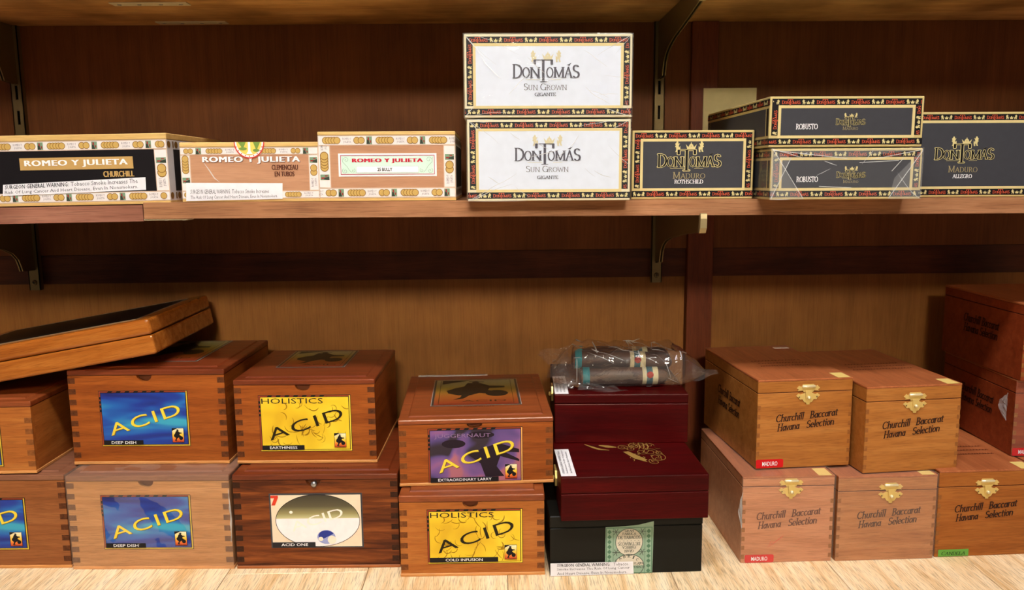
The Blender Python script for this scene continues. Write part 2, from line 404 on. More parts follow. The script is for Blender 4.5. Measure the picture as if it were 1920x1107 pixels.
W_CB_GOLD = wbox('spanish_cedar_gold', (152, 92, 36), (172, 108, 48), (186, 124, 62))
W_CB_RED = wbox('spanish_cedar_red', (120, 46, 20), (142, 60, 28), (158, 76, 38))
MAHOG = {g: wood('mahogany_%s' % g, (44, 3, 4), (66, 5, 6), (84, 8, 8), g, rough=.4, coat=.03, pores=.3, spec=.08) for g in 'xyz'}

# ------------------------------------------------------------------ setting
WALLY = 1.36
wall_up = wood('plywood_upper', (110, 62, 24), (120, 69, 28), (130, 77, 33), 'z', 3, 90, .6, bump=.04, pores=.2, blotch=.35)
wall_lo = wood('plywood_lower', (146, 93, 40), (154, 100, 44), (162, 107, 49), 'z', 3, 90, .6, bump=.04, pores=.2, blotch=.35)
batten_m = wood('batten_wood', (70, 32, 14), (92, 44, 20), (110, 58, 28), 'x', 4, 50, .55, blotch=.6)
shelf_m = wood('shelf_wood', (146, 95, 62), (174, 121, 84), (192, 140, 102), 'x', 4, 60, .5, blotch=.35, contrast=.24)
shelf_left_m = wood('shelf_wood_reddish', (128, 78, 60), (154, 100, 80), (172, 118, 96), 'x', 4, 60, .5, blotch=.35)
upper_m = wood('upper_shelf_wood', (168, 118, 64), (206, 156, 94), (226, 182, 122), 'x', 3, 34, .6, blotch=.7, contrast=.26)
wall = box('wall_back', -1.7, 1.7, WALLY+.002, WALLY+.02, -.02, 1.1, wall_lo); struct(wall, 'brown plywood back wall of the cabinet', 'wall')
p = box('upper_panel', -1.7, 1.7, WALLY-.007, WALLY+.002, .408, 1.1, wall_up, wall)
t1 = box('trim_1', -1.7, 1.7, WALLY-.002, WALLY+.004, .360, .407, batten_m); struct(t1, 'dark worn horizontal batten across the back wall', 'trim')
t2 = box('trim_2', .318, .361, WALLY-.016, WALLY+.004, -.0, .772, wood('post_wood', (86, 36, 14), (106, 48, 20), (120, 60, 28), 'z', 4, 60, .5), None, .001); struct(t2, 'reddish brown vertical post fixed to the back wall', 'trim')

fl = box('floor', -1.7, 1.7, .2, WALLY, -.03, -.005, flat((70, 44, 24), .8)); struct(fl, 'light oak plank floor of the cabinet', 'floor')
OAK = wood('light_oak', (220, 176, 120), (246, 216, 172), (254, 234, 200), 'y', 5, 62, .38, .12, pores=.42, bump=.1, contrast=.2)
seams = [-1.7, -1.32, -1.13, -.94, -.75, -.56, -.37, -.18, .01, .23, .45, .643, .84, 1.03, 1.22, 1.7]
for i in range(len(seams)-1):
    cuts = [.2, 1.046 if abs(seams[i]+.37) < .01 else (.62 if i % 2 else .5), WALLY]
    for a, b in zip(cuts[:-1], cuts[1:]):
        box('plank', seams[i]+.0004, seams[i+1]-.0004, a+.0004, b-.0004, -.005, 0, OAK, fl, .0006)

# middle shelf: two boards butted over a bracket plate
def shelf_z(x): return .4966+(x+.626)*.0085 if x < -.447 else .5012-(x+.447)*.0044
SHF, SHT = 1.05, .0205
def board(name, x0, x1, mat, label):
    z0, z1 = shelf_z(x0+1e-4), shelf_z(x1-1e-4)
    o = prism(name, [(x0, z0-SHT), (x1, z1-SHT), (x1, z1), (x0, z0)], 'y', SHF, WALLY-.007, mat, None, .0008)
    return tag(o, label, 'shelf', 'boards of the middle shelf')
board('shelf_board', -1.6, -.4475, shelf_left_m, 'reddish wooden shelf board under the black-panelled white box')
board('shelf_board', -.4465, 1.6, shelf_m, 'long brown wooden shelf board carrying the boxes with gold borders')
o = box('upper_shelf_board', -1.7, 1.7, 1.075, WALLY-.007, .772, .792, upper_m, None, .001)
tag(o, 'stained wooden shelf board overhead, seen from below', 'shelf')
PLATEM = flat((206, 196, 168), .5)
def mending_plate(x0, x1, y0, y1, ztop, label):
    t = thing('mending_plate', label, 'metal plate', (0, 0, 0), group='mending plates under the shelves')
    t.location = (x0, y0, ztop-.0016)
    box('strip', 0, x1-x0, 0, y1-y0, 0, .0016, PLATEM, t, .0005)
    for k in (.1, .36, .64, .9):
        s = lathe('screw', [(-.0008, .0012), (-.0006, .0026), (0, .003)], STEEL, t, 10); s.location = ((x1-x0)*k, (y1-y0)/2, 0); s.rotation_euler = (0, R(-90), 0)
mending_plate(-.522, -.414, 1.318, 1.338, .772, 'flat metal mending plate under the overhead shelf, close to the wall')
mending_plate(-.528, -.422, 1.178, 1.198, .772, 'flat metal mending plate under the overhead shelf, away from the wall')
mending_plate(-.478, -.392, 1.052, 1.072, shelf_z(-.44)-SHT-.0006, 'flat metal mending plate under the joint of the middle shelf')

def standard(x, z0, z1, label):
    y = WALLY-.007-.0
    t = thing('shelf_standard', label, 'wall rail', (x, y, z0), group='slotted wall rails')
    hw = .0088; D = .010
    # channel with slots: front strips between the slots, two flanges
    pitch, sl, sw = .0390, .0215, .0021
    bm = bmesh.new(); H = z1-z0
    add_box(bm, -hw, -sw, -D, -D+.0014, 0, H); add_box(bm, sw, hw, -D, -D+.0014, 0, H)
    add_box(bm, -hw, -hw+.0014, -D, 0, 0, H); add_box(bm, hw-.0014, hw, -D, 0, 0, H)
    z = .033; add_box(bm, -sw, sw, -D, -D+.0014, 0, z)
    while z+sl < H:
        add_box(bm, -sw, sw, -D, -D+.0014, z+sl, min(z+pitch, H)); z += pitch
    bm_obj('rail', bm, DULLBRASS, t)
    box('rail_back', -hw+.0014, hw-.0014, -.002, 0, 0, H, flat((26, 18, 10), .9), t)
    s = lathe('screw', [(-.0022, .0020), (-.0018, .0036), (0, .0044)], DULLBRASS, t, 14); s.location = (0, -D, .0125); s.rotation_euler = (0, 0, R(90))
    bm = bmesh.new(); add_box(bm, -.0026, .0026, -D-.0026, -D-.0020, .0119, .0131); add_box(bm, -.0006, .0006, -D-.0026, -D-.0020, .0099, .0151)
    bm_obj('cross_slot', bm, BLACK, s).matrix_parent_inverse = s.matrix_basis.inverted()
    return t
standard(.2665, .352, .7715, 'slotted brass-coloured wall rail beside the vertical post')
standard(-.757, .352, .7715, 'slotted brass-coloured wall rail behind the black-panelled white box')

def bracket(x, ztop, yf, label, lip=True):
    t = thing('shelf_bracket', label, 'bracket', (x, WALLY-.017, ztop), group='steel shelf brackets')
    Ln = WALLY-.017-yf
    prof = [(0, 0), (-Ln, 0), (-Ln, -.019), (-Ln+.008, -.022), (-.20, -.031), (-.114, -.042), (-.076, -.050), (-.055, -.058), (-.043, -.068), (-.037, -.080), (-.034, -.088), (0, -.090)]
    for s in (-1, 1): prism('side_plate', prof, 'x', s*.0022-.0008, s*.0022+.0008, DULLBRASS, t, .0003)
    prism('tip', [(-Ln-.003, 0.002), (-Ln-.0044, -.004), (-Ln-.0036, -.016), (-Ln+.001, -.0225), (-Ln+.004, -.0235), (-Ln+.004, 0.0), (-Ln, .003)], 'x', -.0042, .0042, flat((168, 150, 108), .35, .4), t, .0008)
    return t
bracket(.2665, shelf_z(.2665)-SHT, 1.046, 'brown steel bracket with a pale tip under the middle shelf by the vertical post')
bracket(-.757, shelf_z(-.757)-SHT, 1.046, 'dark steel bracket under the reddish board of the middle shelf')
bracket(.2665, .7715, 1.072, 'steel bracket under the overhead shelf near the vertical post')
bracket(-.757, .7715, 1.072, 'dark steel bracket under the overhead shelf at the far rail')

n = box('paper_notice', .338, .424, WALLY-.0175, WALLY-.0163, .50, .667, flat((206, 192, 140), .7)); tag(n, 'blank cream paper sheet taped to the back wall behind the black boxes', 'paper')

# ------------------------------------------------------------------ cellophane
def film(parent, w, d, h, seed, mat=FILM, off=.0011, amp=.0005, creases=14, faces=('front', 'top', 'left', 'right'), bulge=.0, w_cr=.00055):
    rnd = random.Random(seed); v, f = [], []
    def nz(a, b): return amp*(math.sin(a*61+seed)+math.sin(b*83+seed*2.1+a*40)+math.sin((a+b)*131+seed))/2
    def grid(fn, U, V, nu, nv):
        n = len(v)
        for j in range(nv+1):
            for i in range(nu+1): v.append(fn(U*i/nu, V*j/nv, min(i, nu-i, 2)/2*min(j, nv-j, 2)/2))
        for j in range(nv):
            for i in range(nu): f.append((n+j*(nu+1)+i, n+j*(nu+1)+i+1, n+(j+1)*(nu+1)+i+1, n+(j+1)*(nu+1)+i))
    o = off
    W2, D2, H2 = w+2*o, d+2*o, h+o
    if 'front' in faces: grid(lambda a, b, k: (a-o, -o-k*nz(a, b)-bulge*k*.0, b), W2, H2, 26, 16)
    if 'top' in faces: grid(lambda a, b, k: (a-o, b-o, h+o+k*nz(a, b)), W2, D2, 20, 16)
    if 'left' in faces: grid(lambda a, b, k: (-o-k*nz(a, b), a-o, b), D2, H2, 16, 14)
    if 'right' in faces: grid(lambda a, b, k: (w+o+k*(nz(a, b)+bulge), a-o, b), D2, H2, 16, 14)
    wrap = mesh('cellophane_wrap', v, f, mat, parent, smooth=True)
    s = Sheet()
    cs = [(0, 0), (w, 0), (0, h), (w, h)]
    for i in range(creases):
        if i % 2: c = rnd.choice(cs); a = rnd.uniform(0, 1); l = rnd.uniform(.15, .6)*h*1.3; ang = math.atan2(h/2-c[1], w/2-c[0])+rnd.uniform(-.6, .6)
        else: c = (rnd.uniform(.1, .9)*w, rnd.uniform(.1, .9)*h); l = rnd.uniform(.1, .45)*h; ang = rnd.uniform(-.9, .9)
        P = []; x, y = c; n = 7
        for j in range(n+1):
            P.append((min(max(x, 0), w), min(max(y, 0), h))); ang += rnd.uniform(-.12, .12); x += l/n*math.cos(ang); y += l/n*math.sin(ang)
        s.stroke(P, w_cr*rnd.uniform(.6, 1.7), True)
    if creases:
        # flat milky strokes painted as glints along the creases
        cr = s.build('film_crease_glint', CREASE_GLINT, wrap, off+.0006)
    return wrap

TEAR = film_mat('film_torn', .30, .15, .6, 60, 2.0)
def tear(parent, x, y, z, dx, dy, dz, seed):
    """crumpled torn bit of film standing off a box edge"""
    rnd = random.Random(seed); v, f = [], []; n, m = 9, 4
    for i in range(n+1):
        for j in range(m+1):
            p, q = i/n, j/m; k = math.sin(math.pi*p)
            v.append((x+dx*q*k+rnd.uniform(-.0006, .0006), y+dy*q*k-abs(rnd.uniform(0, .0012)), z+dz*p+rnd.uniform(-.0015, .0015)))
    for i in range(n):
        for j in range(m): f.append((i*(m+1)+j, i*(m+1)+j+1, (i+1)*(m+1)+j+1, (i+1)*(m+1)+j))
    return mesh('torn_film', v, f, TEAR, parent)

# ------------------------------------------------------------------ finger-jointed cigar boxes with a printed label
def rider(s, u, v, w, h):
    P = lambda pts: s.poly([(u+a*w, v+b*h) for a, b in pts])
    s.ellipse(u+.47*w, v+.84*h, .075*w, .075*h, 10); P([(.36, .89), (.60, .87), (.60, .84), (.36, .86)])
    P([(.36, .80), (.52, .80), (.64, .70), (.82, .68), (.84, .62), (.66, .60), (.62, .52), (.74, .46), (.70, .36), (.56, .34), (.44, .28), (.28, .32), (.16, .40), (.14, .52), (.24, .60), (.30, .72)])
    s.ellipse(u+.74*w, v+.30*h, .17*w, .14*h, 16); P([(.34, .34), (.46, .32), (.36, .18), (.42, .11), (.20, .10), (.26, .20)])
ICON = gradient('scooter_badge_print', [(0, (170, 28, 20)), (.25, (232, 120, 40)), (.55, (250, 206, 60)), (1, (248, 244, 214))], 'Z')
ICON_TOP = gradient('scooter_lid_print', [(0, (128, 40, 22)), (.35, (150, 84, 28)), (.65, (140, 124, 40)), (1, (150, 146, 110))], 'Y')
ART = {
 'blue': art('label_blue_water', [(.30, (14, 24, 96)), (.46, (18, 52, 146)), (.56, (22, 96, 176)), (.68, (52, 160, 190))], 26, (.32, 1, 1.7), 2, .6),
 'yellow': art('label_yellow', [(.3, (216, 172, 24)), (.5, (232, 194, 34)), (.7, (242, 208, 52))], 26, (1, 1, 1), 1, .4),
 'purple': art('label_purple', [(.36, (40, 28, 44)), (.43, (80, 62, 120)), (.55, (122, 82, 140)), (.66, (168, 98, 112))], 21, (1, 1, 1.15), 1, 1.0),
}
YEL = flat((236, 208, 62), .4); MUST = flat((158, 116, 16), .45); RED = flat((196, 40, 36), .45); DKRED = flat((110, 24, 24), .5)

def acid_label(root, kind, name_txt, u0, v0, u1, v1, eps=0.):
    lw, lh = u1-u0, v1-v0
    lb = plate('label', u0, v0, u1, v1, flat((58, 40, 26), .4) if kind != 'one' else flat((66, 66, 70), .4), root, eps, .0004)
    e = eps+.0006
    def put(s, nm, mat, k): return s.build(nm, mat, lb, e+k*.00014)
    if kind == 'one':
        put(Sheet().rect(u0+.0022, v0+.0016, u1-.0022, v1-.0022), 'cream_ground', flat((236, 214, 186), .4), 0)
        cu, cv, ru, rv = u0+.53*lw-.002, v0+.5*lh, .455*lw, .482*lh
        up = [(cu+ru*math.cos(R(a)), cv+rv*math.sin(R(a))) for a in range(5, 176, 5)]
        put(Sheet().poly(up), 'night_sky', gradient('label_night', [(0, (196, 190, 140)), (.2, (150, 140, 92)), (.5, (84, 78, 56)), (1, (52, 46, 36))], 'Z'), 1)
        lo = [(cu+ru*math.cos(R(a)), cv+rv*math.sin(R(a))) for a in range(175, 366, 5)]
        put(Sheet().poly(lo), 'white_ground', flat((244, 236, 238), .35), 1)
        put(Sheet().ring(cu, cv, ru, rv, .0007), 'oval_line', INK, 2)
        put(Sheet().ellipse(u0+.23*lw, v0+.66*lh, .0024, .0021, 12).text('ACID', u0+.24*lw, v0+.30*lh, u0+.24*lw+.074, v0+.30*lh+.0135, rot=17, res=3), 'pale_lettering', flat((246, 236, 224), .4), 3)
        s = Sheet(); s.ellipse(u0+.60*lw, v0+.20*lh, .0125, .0100, 18); put(s, 'swirl', flat((150, 158, 206), .4), 3)
        put(Sheet().ellipse(u0+.60*lw, v0+.225*lh, .0105, .0075, 18, 20, 230), 'swirl_core', flat((44, 58, 140), .4), 4)
        put(Sheet().ellipse(u0+.54*lw, v0+.165*lh, .0034, .003, 12).ellipse(u0+.66*lw, v0+.15*lh, .006, .006, 14), 'swirl_lights', flat((236, 226, 206), .4), 5)
        put(Sheet().poly([(u0+.0024, v1-.0026), (u0+.0125, v1-.0026), (u0+.0125, v1-.0056), (u0+.0078, v1-.0165), (u0+.0030, v1-.0165), (u0+.0072, v1-.0062), (u0+.0024, v1-.0062)]), 'red_numeral', flat((214, 62, 40), .4), 4)
        put(Sheet().rect(u0+.0020, v0+.0012, u0+.48*lw, v0+.0085), 'name_strip', flat((38, 36, 40), .45), 5)
        put(Sheet().text(name_txt, u0+.11*lw, v0+.0030, u0+.40*lw, v0+.0070, .006), 'name_lettering', WHITE, 6)
        return lb
    edge = {'blue': flat((206, 176, 56), .4), 'yellow': flat((236, 206, 60), .4), 'purple': flat((226, 168, 92), .4)}[kind]
    g = Sheet(); g.rect(u0+.0007, v0+.0007, u1-.0007, v0+.0022); g.rect(u1-.0022, v0+.0022, u1-.0007, v1-.0007)
    put(g, 'gold_edge', edge, 0)
    g = Sheet(); g.rect(u0+.0007, v1-.0022, u1-.0022, v1-.0007); g.rect(u0+.0007, v0+.0022, u0+.0022, v1-.0022); put(g, 'red_edge', flat((150, 62, 40), .45), 0)
    g = Sheet()
    for k in range(7): g.poly([(u0+.012+k*.012, v1-.0027), (u0+.018+k*.012, v1-.0027), (u0+.020+k*.012, v1-.0005), (u0+.014+k*.012, v1-.0005)])
    for k in range(4): g.rect(u0+.0004, v1-.012-k*.006, u0+.0027, v1-.0085-k*.006)
    put(g, 'edge_ticks', BLACK, 1)
    put(Sheet().rect(u0+.0032, v0+.0030, u1-.0032, v1-.0030), 'picture', ART[kind], 2)
    rnd = random.Random(len(name_txt))
    if kind == 'yellow':
        s = Sheet()
        for k in range(46):
            x, y, a = u0+rnd.uniform(.05, .9)*lw, v0+rnd.uniform(.1, .9)*lh, rnd.uniform(-2.6, .4); P = []; cv_ = rnd.uniform(-.5, .5)
            for j in range(8):
                P.append((min(max(x, u0+.004), u1-.004), min(max(y, v0+.004), v1-.004))); a += cv_; x += .0022*math.cos(a); y += .0022*math.sin(a)
            s.stroke(P, rnd.uniform(.0006, .0017), True)
        put(s, 'swirl_lines', MUST, 3)
    if kind == 'purple':
        s = Sheet()
        s.ellipse(u0+.27*lw, v0+.72*lh, .016, .006, 18); s.ellipse(u0+.56*lw, v0+.87*lh, .018, .005, 18)
        s.poly([(u0+.42*lw, v0+.52*lh), (u0+.56*lw, v0+.62*lh), (u0+.74*lw, v0+.72*lh), (u0+.96*lw, v0+.60*lh), (u0+.96*lw, v0+.54*lh), (u0+.80*lw, v0+.56*lh), (u0+.96*lw, v0+.42*lh), (u0+.96*lw, v0+.38*lh), (u0+.76*lw, v0+.48*lh), (u0+.72*lw, v0+.30*lh), (u0+.80*lw, v0+.12*lh), (u0+.60*lw, v0+.12*lh), (u0+.55*lw, v0+.36*lh)])
        put(s, 'dark_shapes', flat((34, 22, 34), .4), 3)
        put(Sheet().text('JUGGERNAUT', u0+.07*lw, v0+.81*lh, u0+.66*lw, v0+.90*lh), 'top_lettering', flat((140, 112, 150), .4), 4)
    if kind == 'yellow':
        put(Sheet().text('HOLISTICS', u0+.035*lw, v0+.85*lh, u0+.70*lw, v0+.945*lh), 'top_lettering', INK, 4)
    # big slanting word; a darker twin just below gives its raised look
    A = (u0+.115*lw, v0+.195*lh); bw, bh = .104*lw/.123, .0165
    if kind != 'yellow':
        put(Sheet().text('ACID', A[0]+.0005, A[1]-.0006, A[0]+.0005+bw, A[1]-.0006+bh, .005, 1.12, 17, res=4), 'word_shade', flat((120, 92, 16), .4), 5)
    put(Sheet().text('ACID', A[0], A[1], A[0]+bw, A[1]+bh, .0, 1.12, 17, res=4), 'word', YEL if kind != 'yellow' else flat((36, 28, 10), .4), 6)
    n = len(name_txt); sw = {9: .47, 10: .48, 19: .74, 13: .74}.get(n, .47)
    put(Sheet().rect(u0+.0032, v0+.0024, u0+sw*lw, v0+.0092), 'name_strip', flat((24, 22, 26), .45), 6)
    tw = min(.0038*n, sw*lw-.012); c = u0+.0032+(sw*lw-.0032)/2
    put(Sheet().text(name_txt, c-tw/2, v0+.0040, c+tw/2, v0+.0078, .006), 'name_lettering', WHITE, 7)
    iu, iv, iw, ih = u1-.0245, v0+.0058, .0165, .0205
    ic = put(Sheet().rect(iu, iv, iu+iw, iv+ih), 'badge', ICON, 8)
    s = Sheet(); rider(s, iu, iv, iw, ih); s.frame(iu, iv, iu+iw, iv+ih, .0004); s.text('ACID', iu+.25*iw, iv+.02*ih, iu+.9*iw, iv+.08*ih)
    s.poly([(iu, iv+ih), (iu+.5*iw, iv+ih), (iu, iv+.8*ih)])
    put(s, 'badge_silhouette', BLACK, 9)
    return lb

def lid_emblem(root, u0, v0, u1, v1, dims, eps=.0):
    lb = plate('lid_label', u0, v0, u1, v1, flat((58, 52, 44), .35), root, eps, .0004, 'top', dims)
    k = eps+.0006
    Sheet().rect(u0+.004, v0+.003, u1-.004, v1-.003).build('lid_picture', ICON_TOP, lb, k, 'top', dims)
    s = Sheet(); lw, lh = u1-u0, v1-v0
    P = lambda pts: s.poly([(u0+a*lw, v0+b*lh) for a, b in pts])
    s.ellipse(u0+.50*lw, v0+.87*lh, .045*lw, .05*lh, 12); P([(.42, .91), (.60, .89), (.60, .865), (.42, .885)])
    P([(.40, .84), (.56, .83), (.66, .72), (.84, .70), (.84, .64), (.66, .62), (.64, .54), (.74, .48), (.66, .40), (.54, .44), (.44, .36), (.30, .36), (.18, .44), (.16, .54), (.26, .64), (.36, .70)])
    s.ellipse(u0+.74*lw, v0+.42*lh, .13*lw, .115*lh, 20); P([(.34, .38), (.44, .38), (.36, .24), (.24, .20), (.32, .28)])
    s.text('ACID', u0+.34*lw, v0+.12*lh, u0+.84*lw, v0+.18*lh)
    s.frame(u0+.08*lw, v0+.05*lh, u0+.92*lw, v0+.95*lh, .0007); P([(.1, .95), (.45, .95), (.1, .8)])
    s.build('lid_silhouette', flat((34, 28, 18), .4), lb, k+.0002, 'top', dims)
    Sheet().frame(u0, v0, u1, v1, .0009).build('lid_label_rim', flat((170, 160, 150), .4), lb, k+.0001, 'top', dims)
    return lb

_fing = {}
def fingers(root, w, h0, h1, pitch, fw, fh, mat, sides=('l', 'r'), start=0., dark=True):
    k = (fw, fh, mat.name)
    if k not in _fing:
        bm = bmesh.new(); add_box(bm, 0, fw, -.00025, .001, 0, fh); me = bpy.data.meshes.new('finger_joint')
        bmesh.ops.recalc_face_normals(bm, faces=bm.faces[:]); bm.to_mesh(me); bm.free(); me.materials.append(mat); _fing[k] = me
    z = h0+start
    while z+fh <= h1+.0005:
        for s in sides:
            o = bpy.data.objects.new('finger_joint', _fing[k]); link(o, root, ((0 if s == 'l' else w-fw), 0, z))
        z += pitch

def acid_box(name, label, loc, yaw, w, d, h, woodset, lid_m, kind, txt, lab, lid_t=.0098, notch=.0085, emblem=None, pin=False, wrapped=False, finger_m=None, group='finger-jointed cigar boxes with coloured labels'):
    t = thing(name, label, 'cigar box', loc, yaw, 0, group)
    bt, th = .0042, .0065; hb = h-lid_t; inner = flat((112, 62, 34), .6)
    box('base_board', -.0008, w+.0008, -.0008, d, 0, bt, EDGE_LIGHT if woodset is not W_DARK else wood('edge_mid', (150, 82, 40), (170, 98, 50), (186, 112, 60), 'x'), t, .0006)
    cu = w*.49; nr = .0105
    arc = [(cu+nr*math.cos(R(a)), hb-.0002-notch*math.sin(R(a))) for a in range(0, 181, 15)]
    prism('front_panel', [(0, bt), (w, bt), (w, hb)]+arc+[(0, hb)], 'y', 0, th, woodset['x'], t)
    box('back_panel', 0, w, d-th, d, bt, hb, woodset['x'], t)
    for x in (0, w-th): box('side_panel', x, x+th, th, d-th, bt, hb, woodset['y'], t)
    box('cedar_liner', th, w-th, th+.0004, th+.002, bt, hb-.001, inner, t)
    bm = bmesh.new(); add_box(bm, -.0006, w+.0006, -.0006, d+.0004, hb+.0003, h-.0016, .0016, 2)
    bm_obj('lid', bm, lid_m, t)
    ins = .011
    bm = bmesh.new(); bmesh.ops.create_cube(bm, size=1)
    for v in bm.verts:
        i = ins+(.003 if v.co.z > 0 else 0)
        v.co = Vector((i if v.co.x < 0 else w-i, i if v.co.y < 0 else d-i, h if v.co.z > 0 else h-.0024))
    bm_obj('lid_raised_panel', bm, lid_m, t)
    fingers(t, w, bt, hb, .0152, .0098, .0076, finger_m or FINGER, start=.0055)
    if kind: acid_label(t, kind, txt, *lab)
    if emblem: lid_emblem(t, *emblem, dims=(w, d, h))
    if pin:
        s = lathe('pin', [(-.006, .0025), (-.0045, .0042), (-.002, .0038), (0, .0025), (.008, .002)], STEEL, t, 14); s.location = (cu+.001, .002, hb-.0055); s.rotation_euler = (0, 0, R(90))
    return t

FINGER_SOFT = wood('finger_brown', (92, 48, 20), (116, 64, 28), (136, 80, 38), 'y', 60, 220)
Z1 = .1358
acid_box('cigar_box', 'brown box with a blue water label, on the floor next to the film-wrapped box', (-.8128, 1.079, 0), -1.2, .2213, .205, Z1, wbox('cedar_brown', (120, 66, 30), (148, 88, 46), (166, 106, 60)), LID_PALE, 'blue', 'DEEP DISH', (.0435, .0270, .1655, .1020))
tD = acid_box('cigar_box', 'pale wooden box with blue water label, wrapped in cellophane, on the floor', (-.5862, 1.0694, 0), -1.9, .2213, .205, Z1, W_PALE, LID_PALE, 'blue', 'DEEP DISH', (.0450, .0290, .1680, .1070), finger_m=wood('finger_soft', (92, 56, 34), (112, 72, 44), (130, 86, 56), 'y', 60, 220))
film(tD, .2213, .205, Z1-.001, 3, FILM_MILKY, .0010, .0005, 0, bulge=.0003)
tear(tD, .2205, -.0012, .040, .0042, -.003, .074, 2)
tF = acid_box('cigar_box', 'dark walnut box with a white oval label and metal pin, on the floor', (-.3597, 1.0619, 0), -1.2, .2225, .205, .1361, W_DARK, LID_RED, 'one', 'ACID ONE', (.0480, .0297, .1742, .1076), pin=True, finger_m=wood('finger_walnut', (34, 14, 6), (52, 24, 10), (70, 34, 14), 'y', 60, 220))
acid_box('cigar_box', 'orange wooden box with a yellow label standing on the floor under the purple-labelled box', (-.1322, 1.0302, 0), -.5, .1919, .25, .1153, W_HONEY, LID_ORANGE, 'yellow', 'COLD INFUSION', (.0360, .0175, .1630, .0940), lid_t=.0115, finger_m=FINGER_SOFT)
acid_box('cigar_box', 'orange wooden box right under the low end of the tilted flat case', (-.823, 1.079, Z1), -.4, .1941, .195, .1025, W_HONEY, LID_ORANGE, 'blue', 'DEEP DISH', (.0295, .0100, .1512, .0770), finger_m=wood('finger_tan', (112, 62, 26), (134, 78, 36), (150, 94, 48), 'y', 60, 220))
acid_box('cigar_box', 'red-brown box with blue water label, half under the tilted flat case', (-.5928, 1.1088, Z1+.0004), -1.6, .2165, .2, .1369, W_ORANGE, LID_RED, 'blue', 'DEEP DISH', (.0412, .0259, .1645, .1056), emblem=(.052, .040, .165, .186))
acid_box('cigar_box', 'orange-brown box with a yellow label on top of the dark walnut box', (-.3636, 1.1012, .1363), -1.5, .1941, .193, .1212, W_ORANGE, LID_RED, 'yellow', 'EARTHINESS', (.0330, .0172, .1608, .0980), emblem=(.040, .064, .140, .176), lid_t=.0092)
tG = acid_box('cigar_box', 'orange-brown box with a purple label and a paper strip on its lid', (-.1334, 1.0583, .1155), 1.65, .2075, .243, .0942, W_ORANGE, LID_ORANGE, 'purple', 'EXTRAORDINARY LARRY', (.0385, .0020, .1665, .0800), emblem=(.040, .057, .169, .205), lid_t=.0088, notch=.006, finger_m=FINGER_SOFT)
st = plate('paper_strip', .012, .231, .124, .239, WHITE, tG, 0, .0005, 'top', (.2075, .243, .0942))
s = Sheet()
for k in range(2): s.rect(.016, .2328+k*.003, .120, .2340+k*.003)
s.build('strip_print', GREYINK, st, .0008, 'top', (.2075, .243, .0942))

Sheet().text('BY DREW ESTATE', .076, .0165, .127, .0195).build('maker_lettering', flat((50, 20, 12), .6), tF, .0004, 'top', (.2225, .205, .1361))
Sheet().text('BY DREW ESTATE', .078, .0500, .130, .0535).build('maker_lettering', flat((60, 24, 14), .6), tG, .0004, 'top', (.2075, .243, .0942))

# flat box tilted on two lids
ang = 9.75
L_ = .33
t = thing('flat_box', 'glossy flat wooden case with a dark inset top, lying tilted across two boxes', 'wooden case', (-.4639-L_*math.cos(R(ang)), 1.098, .2957-L_*math.sin(R(ang))), 0, -ang)
W_CASE = wbox('varnished_case', (136, 68, 18), (166, 94, 30), (188, 116, 46), rough=.22, coat=.6)
bm = bmesh.new(); add_box(bm, 0, L_, 0, .232, 0, .0262, .0028, 3); bm_obj('case_base', bm, W_CASE['x'], t)
bm = bmesh.new(); add_box(bm, 0, L_, 0, .232, .0268, .0486, .0050, 4); bm_obj('case_lid', bm, W_CASE['x'], t)
box('top_inset', .026, L_-.026, .024, .208, .0484, .0490, flat((20, 12, 8), .45), t)
bm = bmesh.new()
for a in ((.024, L_-.024, .0215, .024), (.024, L_-.024, .208, .2105), (.024, .0265, .0215, .2105), (L_-.0265, L_-.024, .0215, .2105)): add_box(bm, a[0], a[1], a[2], a[3], .0484, .0493)
bm_obj('inset_line', bm, flat((128, 110, 86), .3), t)
box('bottom_edge', .003, L_-.003, .003, .229, -.0004, .0002, EDGE_LIGHT, t)

# ------------------------------------------------------------------ black and mahogany boxes, bag of cigars
BLK = flat((18, 17, 13), .5, 0, .0)
def warning(root, name, quad, lines, eps=.0004, bold_first=True, size=None):
    lb = quad_plate(name, quad, PAPER, root, eps, .0003)
    (ax, ay), (bx, by), (cx, cy), (dx, dy) = quad     # bl, br, tr, tl
    n = len(lines); s, g = Sheet(), Sheet()
    def bil(a, b): return (ax*(1-a)*(1-b)+bx*a*(1-b)+cx*a*b+dx*(1-a)*b, ay*(1-a)*(1-b)+by*a*(1-b)+cy*a*b+dy*(1-a)*b)
    for i, segs in enumerate(lines):
        y1 = 1-(i+.12)/n*1.0; y0 = 1-(i+.86)/n*1.0
        for k, (txt, a0, a1) in enumerate(segs):
            v, f = font_mesh(txt, .012 if (i == 0 and k == 0 and bold_first) else 0, 1, 1)
            (s if (i == 0 and k == 0) else g).add(v, f, lambda a, b: bil(a0+a*(a1-a0), y0+b*(y1-y0)))
    s.build('bold_lettering', flat((48, 48, 56), .6), lb, eps+.0006); g.build('lettering', flat((84, 84, 92), .6), lb, eps+.0006)
    return lb

